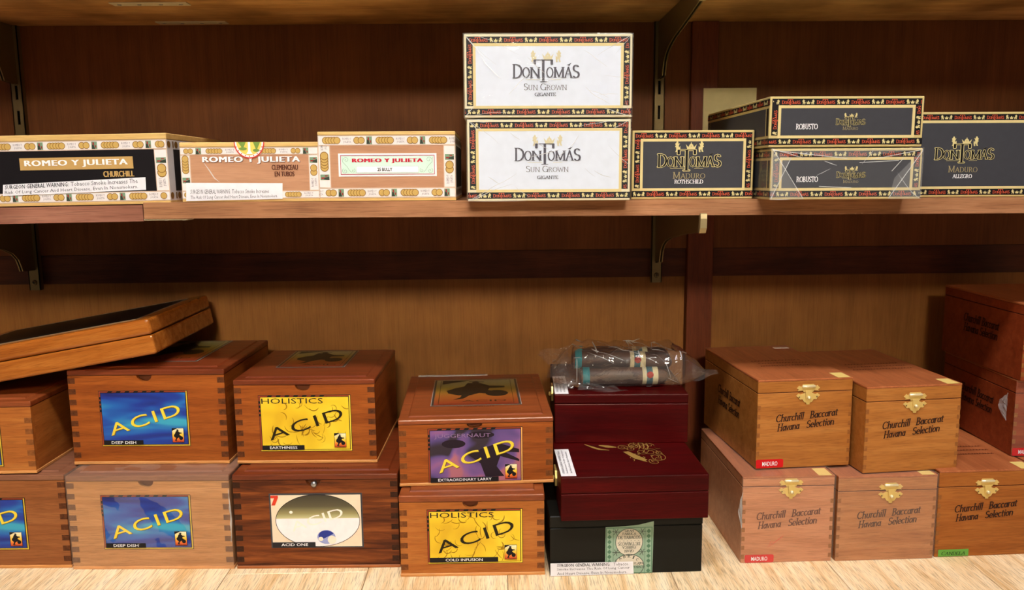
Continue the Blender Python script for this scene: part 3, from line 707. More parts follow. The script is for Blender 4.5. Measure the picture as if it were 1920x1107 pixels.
t = thing('cigar_box', 'low black box with a green paper seal and a white warning sticker, on the floor', 'cigar box', (.067, 1.0245, 0), 1.25)
w, d, h = .2043, .27, .0835
box('body', 0, w, 0, d, 0, .0665, BLK, t, .0008); box('lid', -.0004, w+.0004, -.0004, d, .0672, h, BLK, t, .0010)
sl = prism('paper_seal', [(.0734, .0006), (.1372, .0006), (.1385, .0735), (.118, .0690), (.100, .0675), (.074, .0668)], 'y', -.0010, -.0005, flat((150, 176, 152), .6), t)
s = Sheet(); s.frame(.0745, .001, .1365, .066, .0010); s.rect(.084, .001, .0846, .066); s.rect(.1266, .001, .1272, .066)
for k in range(9):
    for x in (.0792, .1318): s.poly([(x-.003, .004+k*.007), (x, .0005+k*.007+.0005), (x+.003, .004+k*.007), (x, .0075+k*.007)])
s.build('seal_border', flat((88, 126, 100), .6), sl, .0012)
m2 = Sheet(); m2.ellipse(.1056, .0455, .0178, .0188, 28); m2.ellipse(.1056, .012, .0200, .0160, 24, 0, 180); m2.build('seal_medallion', flat((214, 204, 184), .6), sl, .00135)
s = Sheet(); s.ring(.1056, .0455, .0185, .0195, .0008, 30); s.ring(.1056, .012, .0205, .0165, .0009, 30)
for (x, y) in ((.088, .060), (.1232, .060), (.088, .031), (.1232, .031)):
    for k in range(6): s.stroke([(x, y), (x+.005*math.cos(k), y+.005*math.sin(k))], .0008)
s.serif('GRAN', .0995, .0600, .1117, .0628, .2, .09); s.serif('FABRICA', .0965, .0555, .1147, .0588, .2, .09); s.serif('DE TABACOS', .0905, .0500, .1205, .0542, .2, .09)
for k in range(6): s.rect(.0925+k*.005, .0468, .094+k*.005, .0474)
s.serif('DE TABACOS', .1205, .0450, .0905, .0408, .2, .09); s.serif('FABRICA', .1147, .0395, .0965, .0362, .2, .09); s.serif('GRAN', .1117, .0345, .0995, .0310, .2, .09)
for i, ch in enumerate('FABRICA'):
    a = R(150-20*i); s.serif(ch, .1056+.0165*math.cos(a)-.0018, .0085+.0150*math.sin(a), .1056+.0165*math.cos(a)+.0018, .0085+.0150*math.sin(a)+.0038, .2, .09, rot=60-20*i)
s.serif('PLAZA', .1120, .0135, .1250, .0165, .2, .09); s.serif('TABACO', .1120, .0085, .1262, .0115, .2, .09)
s.build('seal_lettering', flat((84, 92, 84), .6), sl, .0015)
warning(t, 'warning_sticker', [(.0002, .0006), (.1120, .0006), (.1108, .0180), (.0002, .0186)],
        [[('SURGEON GENERAL WARNING:', .08, .72), ('Tobacco', .76, .94)], [('Smoke Increases The Risk Of Lung Cancer', .08, .955)], [('And Heart Disease, Even In Nonsmokers.', .08, .92)]], .0020)

def red_box(label, loc, yaw, w, d, h, seam, gold):
    t = thing('cigar_box', label, 'cigar box', loc, yaw)
    box('body', 0, w, 0, d, 0, seam-.0003, MAHOG['x'], t, .0012, 2); box('lid', 0, w, 0, d, seam+.0003, h, MAHOG['x'], t, .0014, 2)
    st = plate('warning_sticker', .0006, .004, .0205, .108, WHITE, t, 0, .0004, 'top', (w, d, h))
    s = Sheet()
    for i, (tx, a, b) in enumerate((('SURGEON GENERAL WARNING: Tobacco', .012, .100), ('Smoke Increases The Risk Of Lung Cancer', .012, .103), ('And Heart Disease, Even In Nonsmokers.', .012, .098))):
        s.text(tx, .0065+i*.0052, a, .0065+i*.0052+(b-a), a+.0034, .01, rot=90, res=1)
    s.build('sticker_lettering', GREYINK, st, .0007, 'top', (w, d, h))
    c = prism('clasp', [(.06, seam-.012), (.072, seam-.014), (.084, seam-.012), (.088, seam), (.084, seam+.010), (.06, seam+.010), (.056, seam)], 'x', -.0025, 0, BRASS, t, .0006)
    k = lathe('clasp_knob', [(-.004, .002), (-.003, .0034), (0, .003)], BRASS, c, 10); k.location = (-.0025, .072, seam-.004)
    if gold:
        s = Sheet(); rnd = random.Random(5)
        G = lambda pts, wd, tp=True: s.stroke(pts, wd, tp)
        def spiral(cx, cy, r, a0, turns, wd):
            G([(cx+r*(1-.8*i/22)*math.cos(a0+turns*6.283*i/22), cy+1.35*r*(1-.8*i/22)*math.sin(a0+turns*6.283*i/22)) for i in range(23)], wd, False)
        G([(.046, .128), (.058, .112), (.066, .104), (.078, .100)], .006); G([(.066, .122), (.078, .116), (.090, .112)], .010)
        G([(.098, .090), (.110, .066), (.122, .050)], .007); s.poly([(.096, .092), (.104, .094), (.124, .058), (.118, .052)])
        for (x, y, r, a, tn) in ((.098, .110, .008, 0, 1.4), (.108, .104, .007, 2, -1.5), (.116, .116, .009, 1, 1.6), (.128, .112, .010, 3, -1.4), (.134, .090, .011, 0, 1.5), (.140, .068, .012, 1, -1.6), (.132, .050, .008, 2, 1.4), (.122, .090, .008, 0, -1.3), (.146, .084, .006, 1, 1.5), (.126, .124, .010, 2, 1.2)): spiral(x, y, r, a, tn, .0009)
        for k in range(26):
            x, y = rnd.uniform(.104, .146), rnd.uniform(.05, .125); a = rnd.uniform(0, 6); G([(x, y), (x+.005*math.cos(a), y+.006*math.sin(a)), (x+.008*math.cos(a+.5), y+.010*math.sin(a+.5))], .0011)
        for x in (.120, .126, .132): G([(x, .100), (x+.004, .112), (x+.004, .128)], .002)
        s.build('gold_ornament', flat((176, 140, 72), .4, .3), t, .0003, 'top', (w, d, h))
    return t
red_box('glossy dark red box with a gold ornament on its lid, on the black box', (.0803, 1.0077, .0838), .8, .1934, .25, .0600, .0370, True)
red_box('plain dark red box under the bag of cigars', (.082, 1.1436, .1440), -2.0, .1931, .195, .0728, .0590, False)

TOB = art('tobacco_leaf', [(.3, (46, 26, 18)), (.5, (70, 42, 28)), (.7, (92, 58, 38))], 60, (.3, 1, 1), 5, 1.2, .5)
TEAL = flat((44, 132, 140), .4); CREAM = flat((214, 202, 160), .45)
KT = .2169
def cigar(loc, rz, ry, label, ln=.135, r=.0132, ring=.092):
    t = thing('cigar', label, 'cigar', loc, rz, ry, 'cigars in the plastic bag')
    lathe('wrapper_leaf', [(0, r*.96), (.002, r), (ln*.5, r*1.03), (ln-.016, r), (ln-.008, r*.88), (ln-.003, r*.62), (ln, r*.2)], TOB, t, 22)
    lathe('foot_band', [(.004, r*1.012), (.0042, r*1.03), (.0138, r*1.035), (.014, r*1.015)], TEAL, t, 22)
    b = lathe('ring_band', [(ring, r*1.03), (ring+.0002, r*1.055), (ring+.0228, r*1.05), (ring+.023, r*1.02)], CREAM, t, 22)
    lathe('ring_stripe', [(ring+.006, r*1.05), (ring+.0062, r*1.065), (ring+.0150, r*1.062), (ring+.0152, r*1.05)], flat((60, 96, 104), .4), b, 22)
    m = lathe('ring_emblem', [(0, .0052), (.0006, .0044)], flat((168, 44, 40), .4), b, 14); m.location = (ring+.011, -r*1.045, r*.30); m.rotation_euler = (0, R(0), R(-90))
    return t
cigar((.123, 1.187, KT+.0165), -1.5, 0, 'brown cigar with a teal foot band in the bag, lowest and at the front', .132, .0128)
cigar((.125, 1.2140, KT+.0165), -1, 0, 'brown cigar in the bag, lying behind the front one', .132, .0128)
cigar((.112, 1.1975, KT+.0400), -1, 2.0, 'brown cigar in the bag, on top of the pile at the front', .150, .0136, .086)
cigar((.116, 1.2262, KT+.0404), -1, 1.6, 'brown cigar in the bag, on top of the pile towards the wall', .148, .0136, .090)

def bag():
    t = thing('plastic_bag', 'crumpled clear plastic bag holding brown cigars, on the plain dark red box', 'plastic bag', (.085, 1.205, KT+.0008))
    L = .228; nu, nv = 60, 44; rnd = random.Random(8); v, f = [], []
    def prof(a):
        if a < .16: k = a/.16; return .013+.017*k, .026+.026*k, .016+.012*k
        if a < .80: return .030-.003*(a-.16)/.64, .052, .028
        k = (a-.80)/.20; return .027*(1-k)**.8+.0015, .052*(1-k*.65), .028-.012*k
    for i in range(nu+1):
        a = i/nu; hz, hy, cz = prof(a)
        for j in range(nv):
            th = 2*math.pi*j/nv; c, s_ = math.cos(th), math.sin(th)
            e = .48
            y = hy*math.copysign(abs(c)**e, c); z = hz*math.copysign(abs(s_)**e, s_)
            n = (math.sin(a*38+th*3)+math.sin(a*23-th*5+1.3)+math.sin(a*71+th*2+.7)+.8*math.sin(th*9+a*17))*.0011
            if a < .2: n *= 1.8
            if s_ < 0: n = abs(n)*.3
            y += n*c; z += n*s_
            v.append((L*a, y, max(.0003, cz+z+.002)))
    for i in range(nu):
        for j in range(nv): f.append((i*nv+j, i*nv+(j+1) % nv, (i+1)*nv+(j+1) % nv, (i+1)*nv+j))
    mesh('bag_film', v, f, BAGM, t, smooth=True)
    cv, cf = [], []
    for q in range(34):
        i, j = rnd.randrange(4, nu-8), rnd.choice([6, 8, 10, 12, 14, 16, 18, 28, 30, 32, 34, 36]); di, dj = rnd.choice([(1, 0), (1, 1), (1, -1), (2, 1), (0, 1)]); k = rnd.randint(3, 7); wd = rnd.uniform(.0003, .0011); base = len(cv)
        for m in range(k+1):
            p = Vector(v[(i+di*m)*nv+(j+dj*m) % nv]) if i+di*m <= nu else None
            if p is None: break
            ax = Vector((p.x, 0, .028)); n_ = (p-ax).normalized(); p = p+n_*.0007; side = n_.cross(Vector((di*.004, dj*.004*n_.z, -dj*.004*n_.y+.001))).normalized()*wd*math.sin(math.pi*(.1+.8*m/k))
            cv += [tuple(p-side), tuple(p+side)]
        for m in range((len(cv)-base)//2-1): cf.append((base+2*m, base+2*m+1, base+2*m+3, base+2*m+2))
    bc = mesh('bag_crease_glint', cv, cf, CREASE_GLINT, t); bc['kind'] = 'stuff'  # whitish strips painted as glints on the bag's wrinkles
    # loose flaring mouth and the pinched tail
    def sheet(name, pts, nu, nv, amp, ph):
        v, f = [], []
        a, b, c, d = [Vector(p) for p in pts]
        for i in range(nu+1):
            for j in range(nv+1):
                p, q = i/nu, j/nv; P = a*(1-p)*(1-q)+b*p*(1-q)+c*p*q+d*(1-p)*q
                P.y += amp*math.sin(q*9+p*5+ph); P.z += amp*.8*math.sin(p*7-q*8+ph); P.z = max(P.z, .0003); v.append(tuple(P))
        for i in range(nu):
            for j in range(nv): f.append((i*(nv+1)+j, (i+1)*(nv+1)+j, (i+1)*(nv+1)+j+1, i*(nv+1)+j+1))
        return mesh(name, v, f, BAGM, t)
    sheet('bag_mouth', [(-.014, -.030, .016), (.026, -.046, .003), (.022, -.036, .052), (-.004, -.020, .034)], 14, 10, .004, 0)
    sheet('bag_mouth', [(-.024, .012, .040), (.020, .020, .012), (.026, .018, .054), (-.018, .014, .048)], 14, 10, .003, 2)
    sheet('bag_flap', [(.030, -.056, .002), (.105, -.056, .001), (.080, -.050, .008), (.034, -.052, .014)], 14, 6, .002, 1)
    sheet('bag_tail', [(.205, -.030, .008), (.246, -.022, .016), (.244, -.018, .020), (.205, -.022, .030)], 8, 6, .002, 3)
bag()

# ------------------------------------------------------------------ square cedar boxes with a brass clasp
def clasp(t, cu, seam):
    a = [(-.0165, .0040), (-.013, .0075), (-.010, .0060), (-.0075, .0095), (.0075, .0095), (.010, .0060), (.013, .0075), (.0165, .0040), (.0135, .0020), (.0150, .0002), (.008, .0010), (.0065, -.0015), (-.0065, -.0015), (-.008, .0010), (-.0150, .0002), (-.0135, .0020)]
    hp = prism('clasp_hasp', [(cu+x, seam+y+.0015) for x, y in a], 'y', -.0014, 0, BRASS, t, .0003)
    r = lathe('hinge_barrel', [(-.0095, .0012), (-.009, .0019), (.009, .0019), (.0095, .0012)], flat((236, 220, 176), .22, .4), hp, 10); r.location = (cu, -.0020, seam+.0080)
    b = [(-.0170, -.0060), (-.0135, -.0030), (-.0105, -.0045), (-.0050, -.0020), (.0050, -.0020), (.0105, -.0045), (.0135, -.0030), (.0170, -.0060), (.0135, -.0085), (.0120, -.0115), (.0080, -.0110), (.0055, -.0150), (.0025, -.0160), (.0020, -.0185), (-.0020, -.0185), (-.0025, -.0160), (-.0055, -.0150), (-.0080, -.0110), (-.0120, -.0115), (-.0135, -.0085)]
    ct = prism('clasp_catch', [(cu+x, seam+y+.001) for x, y in b], 'y', -.0014, 0, BRASS, t, .0003)
    prism('clasp_tongue', [(cu-.0045, seam+.002), (cu+.0045, seam+.002), (cu+.0035, seam-.010), (cu-.0035, seam-.010)], 'y', -.0030, -.0012, BRASS, hp, .0004)
    k = lathe('clasp_knob', [(-.0036, .0008), (-.003, .0022), (0, .0026)], flat((240, 226, 184), .2, .4), ct, 12); k.location = (cu, -.0026, seam-.0072); k.rotation_euler = (0, 0, R(90))
    for x in (-.0125, .0125):
        n = lathe('clasp_pin', [(-.0008, .0006), (0, .0011)], DULLBRASS, ct, 8); n.location = (cu+x, -.0014, seam-.0068); n.rotation_euler = (0, 0, R(90))

def square_box(label, loc, yaw, w, d, h, seam, ws, txt=None, cl=None, sticker=None, tape=True, side_txt=False, lid_txt=None, ink=None, text_rot=4.5):
    t = thing('cigar_box', label, 'cigar box', loc, yaw, 0, 'square cedar boxes with brass clasps')
    bm = bmesh.new(); add_box(bm, 0, w, 0, d, 0, seam-.0004, .0007, 1); bm_obj('body', bm, ws['x'], t)
    bm = bmesh.new(); add_box(bm, 0, w, 0, d, seam+.0004, h-.003, .0006, 1); bm_obj('lid_rim', bm, ws['x'], t)
    box('lid_top', -.0003, w+.0003, -.0003, d+.0003, h-.0032, h, wood('cedar_lid_'+ws['x'].name, *{True: ((150, 80, 44), (170, 96, 56), (186, 112, 68))}[True], 'y', rough=.34, coat=.2), t, .0010, 2)
    box('seam_line', .0004, w-.0004, .0006, d-.0006, seam-.0005, seam+.0005, flat((60, 20, 12), .8), t)
    fm = wood('finger_cedar_'+ws['x'].name, (130, 76, 32), (146, 90, 42), (160, 104, 54), 'y', 60, 220)
    fingers(t, w, 0, seam-.008, .0130, .0045, .0062, fm, start=.006)
    ik = ink or flat((46, 24, 16), .6)
    if txt:
        u0, v0, u1 = txt; s = Sheet(); sh = .22; rot = text_rot
        s.serif('Churchill', u0, v0+.0128, u0+.040, v0+.0128+.0098, .20, .10, None, rot, sh); k = math.tan(R(rot))
        s.serif('Baccarat', u0+.0485, v0+.0128+.0485*k, u0+.0885, v0+.0128+.0485*k+.0098, .20, .10, None, rot, sh)
        s.serif('Havana', u0+.0025, v0, u0+.034, v0+.0098, .20, .10, None, rot, sh)
        s.serif('Selection', u0+.044, v0+.0415*k, u0+.084, v0+.0415*k+.0098, .20, .10, None, rot, sh)
        s.build('stamped_lettering', ik, t, .0004)
    if cl: clasp(t, cl, seam)
    if sticker:
        kind, u0, v0, u1, v1 = sticker
        if kind == 'MADURO':
            r = .0022; P = []
            for cx, cy, a0 in ((u1-r, v0+r, 270), (u1-r, v1-r, 0), (u0+r, v1-r, 90), (u0+r, v0+r, 180)):
                for a in range(0, 91, 30): P.append((cx+r*math.cos(R(a0+a)), cy+r*math.sin(R(a0+a))))
            lb = prism('red_sticker', P, 'y', -.0010, -.0005, flat((206, 24, 28), .4), t)
            Sheet().text('MADURO', u0+.22*(u1-u0), v0+.24*(v1-v0), u0+.78*(u1-u0), v0+.76*(v1-v0), .01).build('sticker_lettering', WHITE, lb, .0013)
        else:
            lb = plate('green_sticker', u0, v0, u1, v1, flat((104, 164, 68), .5), t, .0003)
            Sheet().serif('CANDELA', u0+.004, v0+.0022, u1-.005, v1-.0028, .15, .06, 1.12, 0, .2).build('sticker_lettering', flat((30, 50, 24), .6), lb, .0011)
    if tape: quad = plate('seal_tape', w-.022, -.0004, w-.004, .026, flat((226, 196, 116), .5), t, 0, .0003, 'top', (w, d, h))
    if lid_txt:
        s = Sheet(); rnd = random.Random(int(w*1e5)); u0, v0, u1, rows = lid_txt
        for r_ in range(rows):
            x = u0+rnd.uniform(0, .01)
            while x < u1:
                l = rnd.uniform(.002, .005); s.stroke([(x, v0+r_*.016), (x+l*.4, v0+r_*.016+.004), (x+l, v0+r_*.016+.001)], .0013); x += l+.0012
        s.build('lid_stamp', flat((92, 40, 22), .6), t, .0004, 'top', (w, d, h))
    if side_txt:
        s = Sheet(); c = d*.5
        s.serif('Churchill Baccarat', c-.045, h*.56, c+.045, h*.56+.012, .2, .11, None, 0, .2); s.serif('Havana Selection', c-.043, h*.42, c+.043, h*.42+.012, .2, .11, None, 0, .2)
        s.build('side_lettering', flat((40, 16, 10), .6), t, .0004, 'left', (w, d, h))
    return t
HCB = .124
tL = square_box('pinkish cedar box with a red sticker, under film, on the floor', (.3305, 1.0501, 0), .8, .1259, .215, .1238, .1093, W_CB_PINK, (.0195, .0492, .11), .066, ('MADURO', .0055, .0008, .0455, .0120), ink=flat((96, 52, 38), .6))
film(tL, .1259, .215, .1238, 12, FILM_MILKY, .0014, .0005, 0, faces=('front', 'top'))
tear(tL, -.0004, -.0014, .052, -.0035, .006, .050, 4)
Sheet().stroke([(.036, .022), (.046, .029), (.056, .037), (.058, .039)], .0009, True).stroke([(.038, .024), (.041, .030), (.046, .030)], .0008, True).build('red_scratch', flat((206, 84, 70), .6), tL, .0005)
tM = square_box('tan cedar box without a sticker, on the floor between the red and green stickers', (.4615, 1.0505, 0), 1.3, .1374, .215, .1216, .1003, W_CB_TAN, (.0272, .0477, .1186), .0725, None, ink=flat((84, 52, 36), .6))
film(tM, .1374, .215, .1216, 21, FILM_MILKY, .0012, .0004, 0, faces=('front', 'top'))
square_box('amber cedar box with a green sticker, on the floor', (.6030, 1.0567, 0), 1.9, .1374, .215, .1250, .1013, W_CB_AMBER, (.0240, .0518, .1115), .068, ('CANDELA', .0050, .0010, .0482, .0108), lid_txt=(.04, .06, .115, 3))
tO = square_box('golden cedar box with a red sticker, on top of the pinkish box', (.3545, 1.0736, .1256), 4.6, .1351, .215, .1262, .1075, W_CB_GOLD, (.0262, .0533, .1144), .071, ('MADURO', .0003, .0015, .0392, .0135), side_txt=True, lid_txt=(.03, .075, .11, 3))
plate('paper_scrap', .106, .192, .130, .200, WHITE, tO, 0, .0004, 'top', (.1351, .215, .1262))
square_box('golden cedar box without a sticker, on top of the tan box', (.4965, 1.057, .1232), 5.5, .1373, .222, .1214, .1003, W_CB_GOLD, (.0242, .0487, .1178), .0695, None, lid_txt=(.03, .09, .12, 3))
square_box('cedar box beside the green-stickered one, at the end of the row', (.744, 1.066, 0), 1.5, .1374, .215, .1250, .1013, W_CB_AMBER, (.0240, .0518, .1115), .068, None, tape=False)
tQ = square_box('reddish cedar box with a torn wrapper, lower of the pair by the green-stickered box', (.7335, 1.108, .1254), -1.5, .137, .195, .1125, .0930, W_CB_RED, (.0240, .0440, .1115), .068, ('MADURO', .0006, .0012, .0392, .0128), side_txt=True)
film(tQ, .137, .195, .1118, 31, FILM, .0010, .0004, 3, faces=('front',))
tear(tQ, -.0006, .018, .048, -.003, .016, .040, 6)
square_box('dark reddish cedar box on top of the torn-wrapped one', (.733, 1.100, .2384), 0, .137, .205, .1090, .0930, W_CB_RED, (.0240, .0440, .1115), .068, None, side_txt=True, tape=False)

# ------------------------------------------------------------------ boxes on the middle shelf: gold-bordered boxes
def word_logo(u0, v0, w, h, fill, line, nibs=(.17, .07), grow=.10):
    """DON T OMAS with the tall T; fill and line are sheets (line may be None)"""
    k = h
    # letters: (char, x0, y0, width, height) in units of w,h
    items = [('D', .00, .04, .150, .96), ('O', .148, .06, .112, .72), ('N', .256, .06, .160, .72), ('T', .310, -.24, .295, 1.56), ('O', .502, .06, .106, .72), ('M', .604, .06, .175, .72), ('A', .768, .06, .122, .74), ('S', .888, .04, .112, .90)]
    for ch, x, y, cw, chh in items:
        gw = GL[ch][0]
        for sh, g in ((line, grow), (fill, 0)):
            if sh is None: continue
            k2 = .62 if ch == 'T' else 1.
            for p in glyph_polys(ch, nibs[0]*k2, nibs[1]*k2, g*k2, 6):
                sh.poly([(u0+(x+a/gw*cw)*w, v0+(y+b*chh)*h) for a, b in p])
    for sh in (line, fill):
        if sh is not None:
            sh.poly([(u0+.80*w, v0+.94*h), (u0+.88*w, v0+1.10*h), (u0+.84*w, v0+.92*h)]); 
def motif_band(s_red, s_gold, u0, u1, v0, v1, pitch=.0425, phase=0., vertical=False):
    """running border: little name, lion, crown, lion"""
    h = v1-v0; L = u1-u0
    fr, fg = Sheet(), Sheet(); x = -pitch+phase
    def clip(sh, dst):
        for f in sh.f:
            P = [sh.v[i] for i in f]
            if all(0 <= p[0] <= L for p in P):
                if vertical: dst.poly([(v0+(h-p[1]), u0+p[0]) for p in P][::-1])
                else: dst.poly([(u0+p[0], v0+p[1]) for p in P])
    while x < L:
        word_logo(x+.0015, .20*h, .0225, .50*h, fr, None, (.20, .10))
        lion(fg, x+.0262, .14*h, .0040, .74*h, True); crown(fg, x+.0312, .2*h, .0052, .5*h); lion(fg, x+.0374, .14*h, .0040, .74*h)
        x += pitch
    clip(fr, s_red); clip(fg, s_gold)

PAN_GREY = flat((60, 60, 66), .5); PAN_WHITE = flat((214, 221, 235), .4); BAND = flat((20, 18, 22), .45); REDINK = flat((206, 92, 62), .5); CREAMINK = flat((214, 198, 140), .5)
WBODY = flat((226, 214, 180), .5)
def gold_box(label, loc, yaw, w, d, h, panel, title, variety, layout, phase=0., wrap=None, seed=1, side=False, group='boxes with gold and black borders'):
    t = thing('cigar_box', label, 'cigar box', (loc[0], loc[1], loc[2]), yaw, 0, group)
    t.rotation_euler.y = .0044
    dark = panel is PAN_GREY
    box('body', 0, w, 0, d, 0, h, GOLD if dark else WBODY, t, .0008)
    go, bk, gi = .0028, .0078, .0034; b = go+bk+gi
    # black bands as four paper strips; the bottom one runs full width
    e = .0003
    plate('black_band', go, h-go-bk, w-go, h-go, BAND, t, 0, e); plate('black_band', 0, go, w, go+bk, BAND, t, 0, e)
    for x in (go, w-go-bk): plate('black_band', x, b, x+bk, h-go-bk, BAND, t, 0, e)
    pn = plate('front_panel', b, b, w-b, h-b, panel, t, 0, e)
    Sheet().frame(b-gi, b-gi, w-b+gi, h-b+gi, gi).build('gold_line', flat((218, 198, 140), .4), t, e+.0001)
    sr, sg = Sheet(), Sheet()
    motif_band(sr, sg, go, w-go, h-go-bk, h-go, phase=phase); motif_band(sr, sg, 0, w, go, go+bk, phase=phase+.018)
    motif_band(sr, sg, b, h-go-bk, go, go+bk, phase=.006, vertical=True); motif_band(sr, sg, b, h-go-bk, w-go-bk, w-go, phase=.024, vertical=True)
    sr.build('band_names', REDINK, t, e+.0003); sg.build('band_figures', CREAMINK, t, e+.0003)
    lu, lv, lw, lh, cu, tv, tw, th, vu, vv, vw, vh = layout
    f, l, g = Sheet(), Sheet(), Sheet()
    word_logo(lu, lv, lw, lh, f, l if dark else None, (.19, .06), .11)
    ls = lw*.1
    crown(g, lu+lw*.44, lv+lh*1.28, lw*.17, lh*.62); lion(g, lu+lw*.27, lv+lh*1.15, lw*.085, lh*.85, True); lion(g, lu+lw*.64, lv+lh*1.15, lw*.085, lh*.85)
    g.rect(lu+lw*.2, lv-lh*.10, lu+lw*.42, lv-lh*.07); g.rect(lu+lw*.58, lv-lh*.10, lu+lw*.72, lv-lh*.07)
    if dark:
        l.build('logo_outline', CREAMINK, pn, e+.0003); f.build('logo', flat((16, 14, 16), .4), pn, e+.0005)
        g.build('logo_crest', CREAMINK, pn, e+.0004)
        Sheet().serif(title, cu-tw/2, tv, cu+tw/2, tv+th, .12, .06, 1.3).build('title', flat((168, 152, 110), .5), pn, e+.0004)
        Sheet().serif(variety, vu-vw/2, vv, vu+vw/2, vv+vh, .20, .09).build('variety_lettering', WHITE, pn, e+.0004)
    else:
        f.build('logo', flat((84, 82, 92), .4), pn, e+.0005); g.build('logo_crest', flat((206, 196, 160), .5), pn, e+.0004)
        Sheet().serif(title, cu-tw/2, tv, cu+tw/2, tv+th, .12, .06, 1.3).build('title', flat((96, 92, 94), .5), pn, e+.0004)
        Sheet().serif(variety, vu-vw/2, vv, vu+vw/2, vv+vh, .17, .09).build('variety_lettering', flat((60, 60, 68), .5), pn, e+.0004)
    for fc in (('left', 'right') if side else ('right',)):
        D3 = (w, d, h)
        for (a, c) in ((go, go+bk), (h-go-bk, h-go)): plate('side_band', 0, a, d, c, BAND, t, 0, e, fc, D3)
        plate('side_panel', .014, b, d-.014, h-b, panel, t, 0, e, fc, D3)
        for a in (.003, d-.0108): plate('side_band', a, b, a+.0078, h-b, BAND, t, 0, e, fc, D3)
        sr, sg = Sheet(), Sheet(); motif_band(sr, sg, 0, d, go, go+bk, phase=.01); motif_band(sr, sg, 0, d, h-go-bk, h-go, phase=.03)
        sr.build('side_names', REDINK, t, e+.0003, fc, D3); sg.build('side_figures', CREAMINK, t, e+.0003, fc, D3)
    if wrap: film(t, w, d, h, seed, FILM, .0012, .0006, wrap)
    return t
def zs(x): return shelf_z(x)+.0003
t4 = gold_box('white-panelled gold-bordered box in shiny film, lower of two', (-.0340, 1.02, zs(-.034)), 0, .2015, .27, .0990, PAN_WHITE, 'SUN GROWN', 'GIGANTE', (.058, .0485, .082, .0160, .0985, .0355, .053, .0072, .099, .0270, .026, .0036), .012, 20, 4)
t5 = gold_box('white-panelled gold-bordered box in shiny film, stacked on its twin', (-.0360, 1.02, zs(-.034)+.1016), 0, .2045, .27, .0986, PAN_WHITE, 'SUN GROWN', 'GIGANTE', (.0585, .0465, .082, .0165, .0985, .0325, .053, .0078, .0985, .0255, .026, .0038), .002, 24, 9)
gold_box('grey-panelled gold-bordered box standing alone between the white pair and the stacked low pair', (.1754, 1.055, zs(.175)), 0, .1566, .25, .0872, PAN_GREY, 'MADURO', 'ROTHSCHILD', (.0325, .0405, .082, .0165, .0735, .0263, .042, .0080, .0735, .0198, .037, .0048), .0)
tR7 = gold_box('low grey-panelled gold-bordered box wrapped in film, under its twin', (.3376, 1.005, zs(.338)), 0, .1870, .27, .0618, PAN_GREY, 'MADURO', 'ROBUSTO', (.0815, .0262, .036, .0072, .0995, .0200, .019, .0036, .0455, .0215, .0265, .0062), .006, 8, 5, side=True)
gold_box('low grey-panelled gold-bordered box on top of the film-wrapped one', (.3340, 1.005, zs(.338)+.0636), 0, .1890, .29, .0606, PAN_GREY, 'MADURO', 'ROBUSTO', (.0815, .0265, .036, .0072, .0995, .0205, .019, .0038, .0460, .0215, .0265, .0062), .010, side=True)
gold_box('large grey-panelled gold-bordered box beside the stacked low pair', (.5290, 1.068, zs(.53)), 0, .1850, .26, .1095, PAN_GREY, 'MADURO', 'ALLEGRO', (.0440, .0485, .0785, .0150, .0825, .0325, .039, .0080, .0825, .0248, .0255, .0046), .020)
# fold flaps of the film over the front of the lower low box
fl_ = Sheet(); w, h = .1870, .0618
fl_.poly([(0, h), (0, 0), (.041, 0)]).poly([(0, 0), (.024, h*.82), (0, h)]).poly([(w, h), (w, 0), (w-.04, 0), (w-.034, h*.42)]).poly([(0, h*.98), (w*.5, h*.80), (w, h*.98), (w, h)])
fl_.build('film_flap', film_mat('cellophane_flap', .10, .15, .3, 40, 1.5), tR7, .0020)
c = Sheet()
for P in (((.001, h), (.041, .001)), ((.001, .001), (.024, h*.82)), ((w-.001, h*.95), (w-.040, .001)), ((.001, h*.97), (w*.5, h*.80)), ((w*.66, h*.78), (w-.001, h*.97)), ((w*.58, h*.72), (w*.84, h*.76)), ((w-.038, .034), (w-.024, .050)), ((.06, .016), (.10, .014))): c.stroke(list(P), .0008)
c.build('film_fold_glint', CREASE_GLINT, tR7, .0022)  # fold lines drawn pale, their glint put into the colour

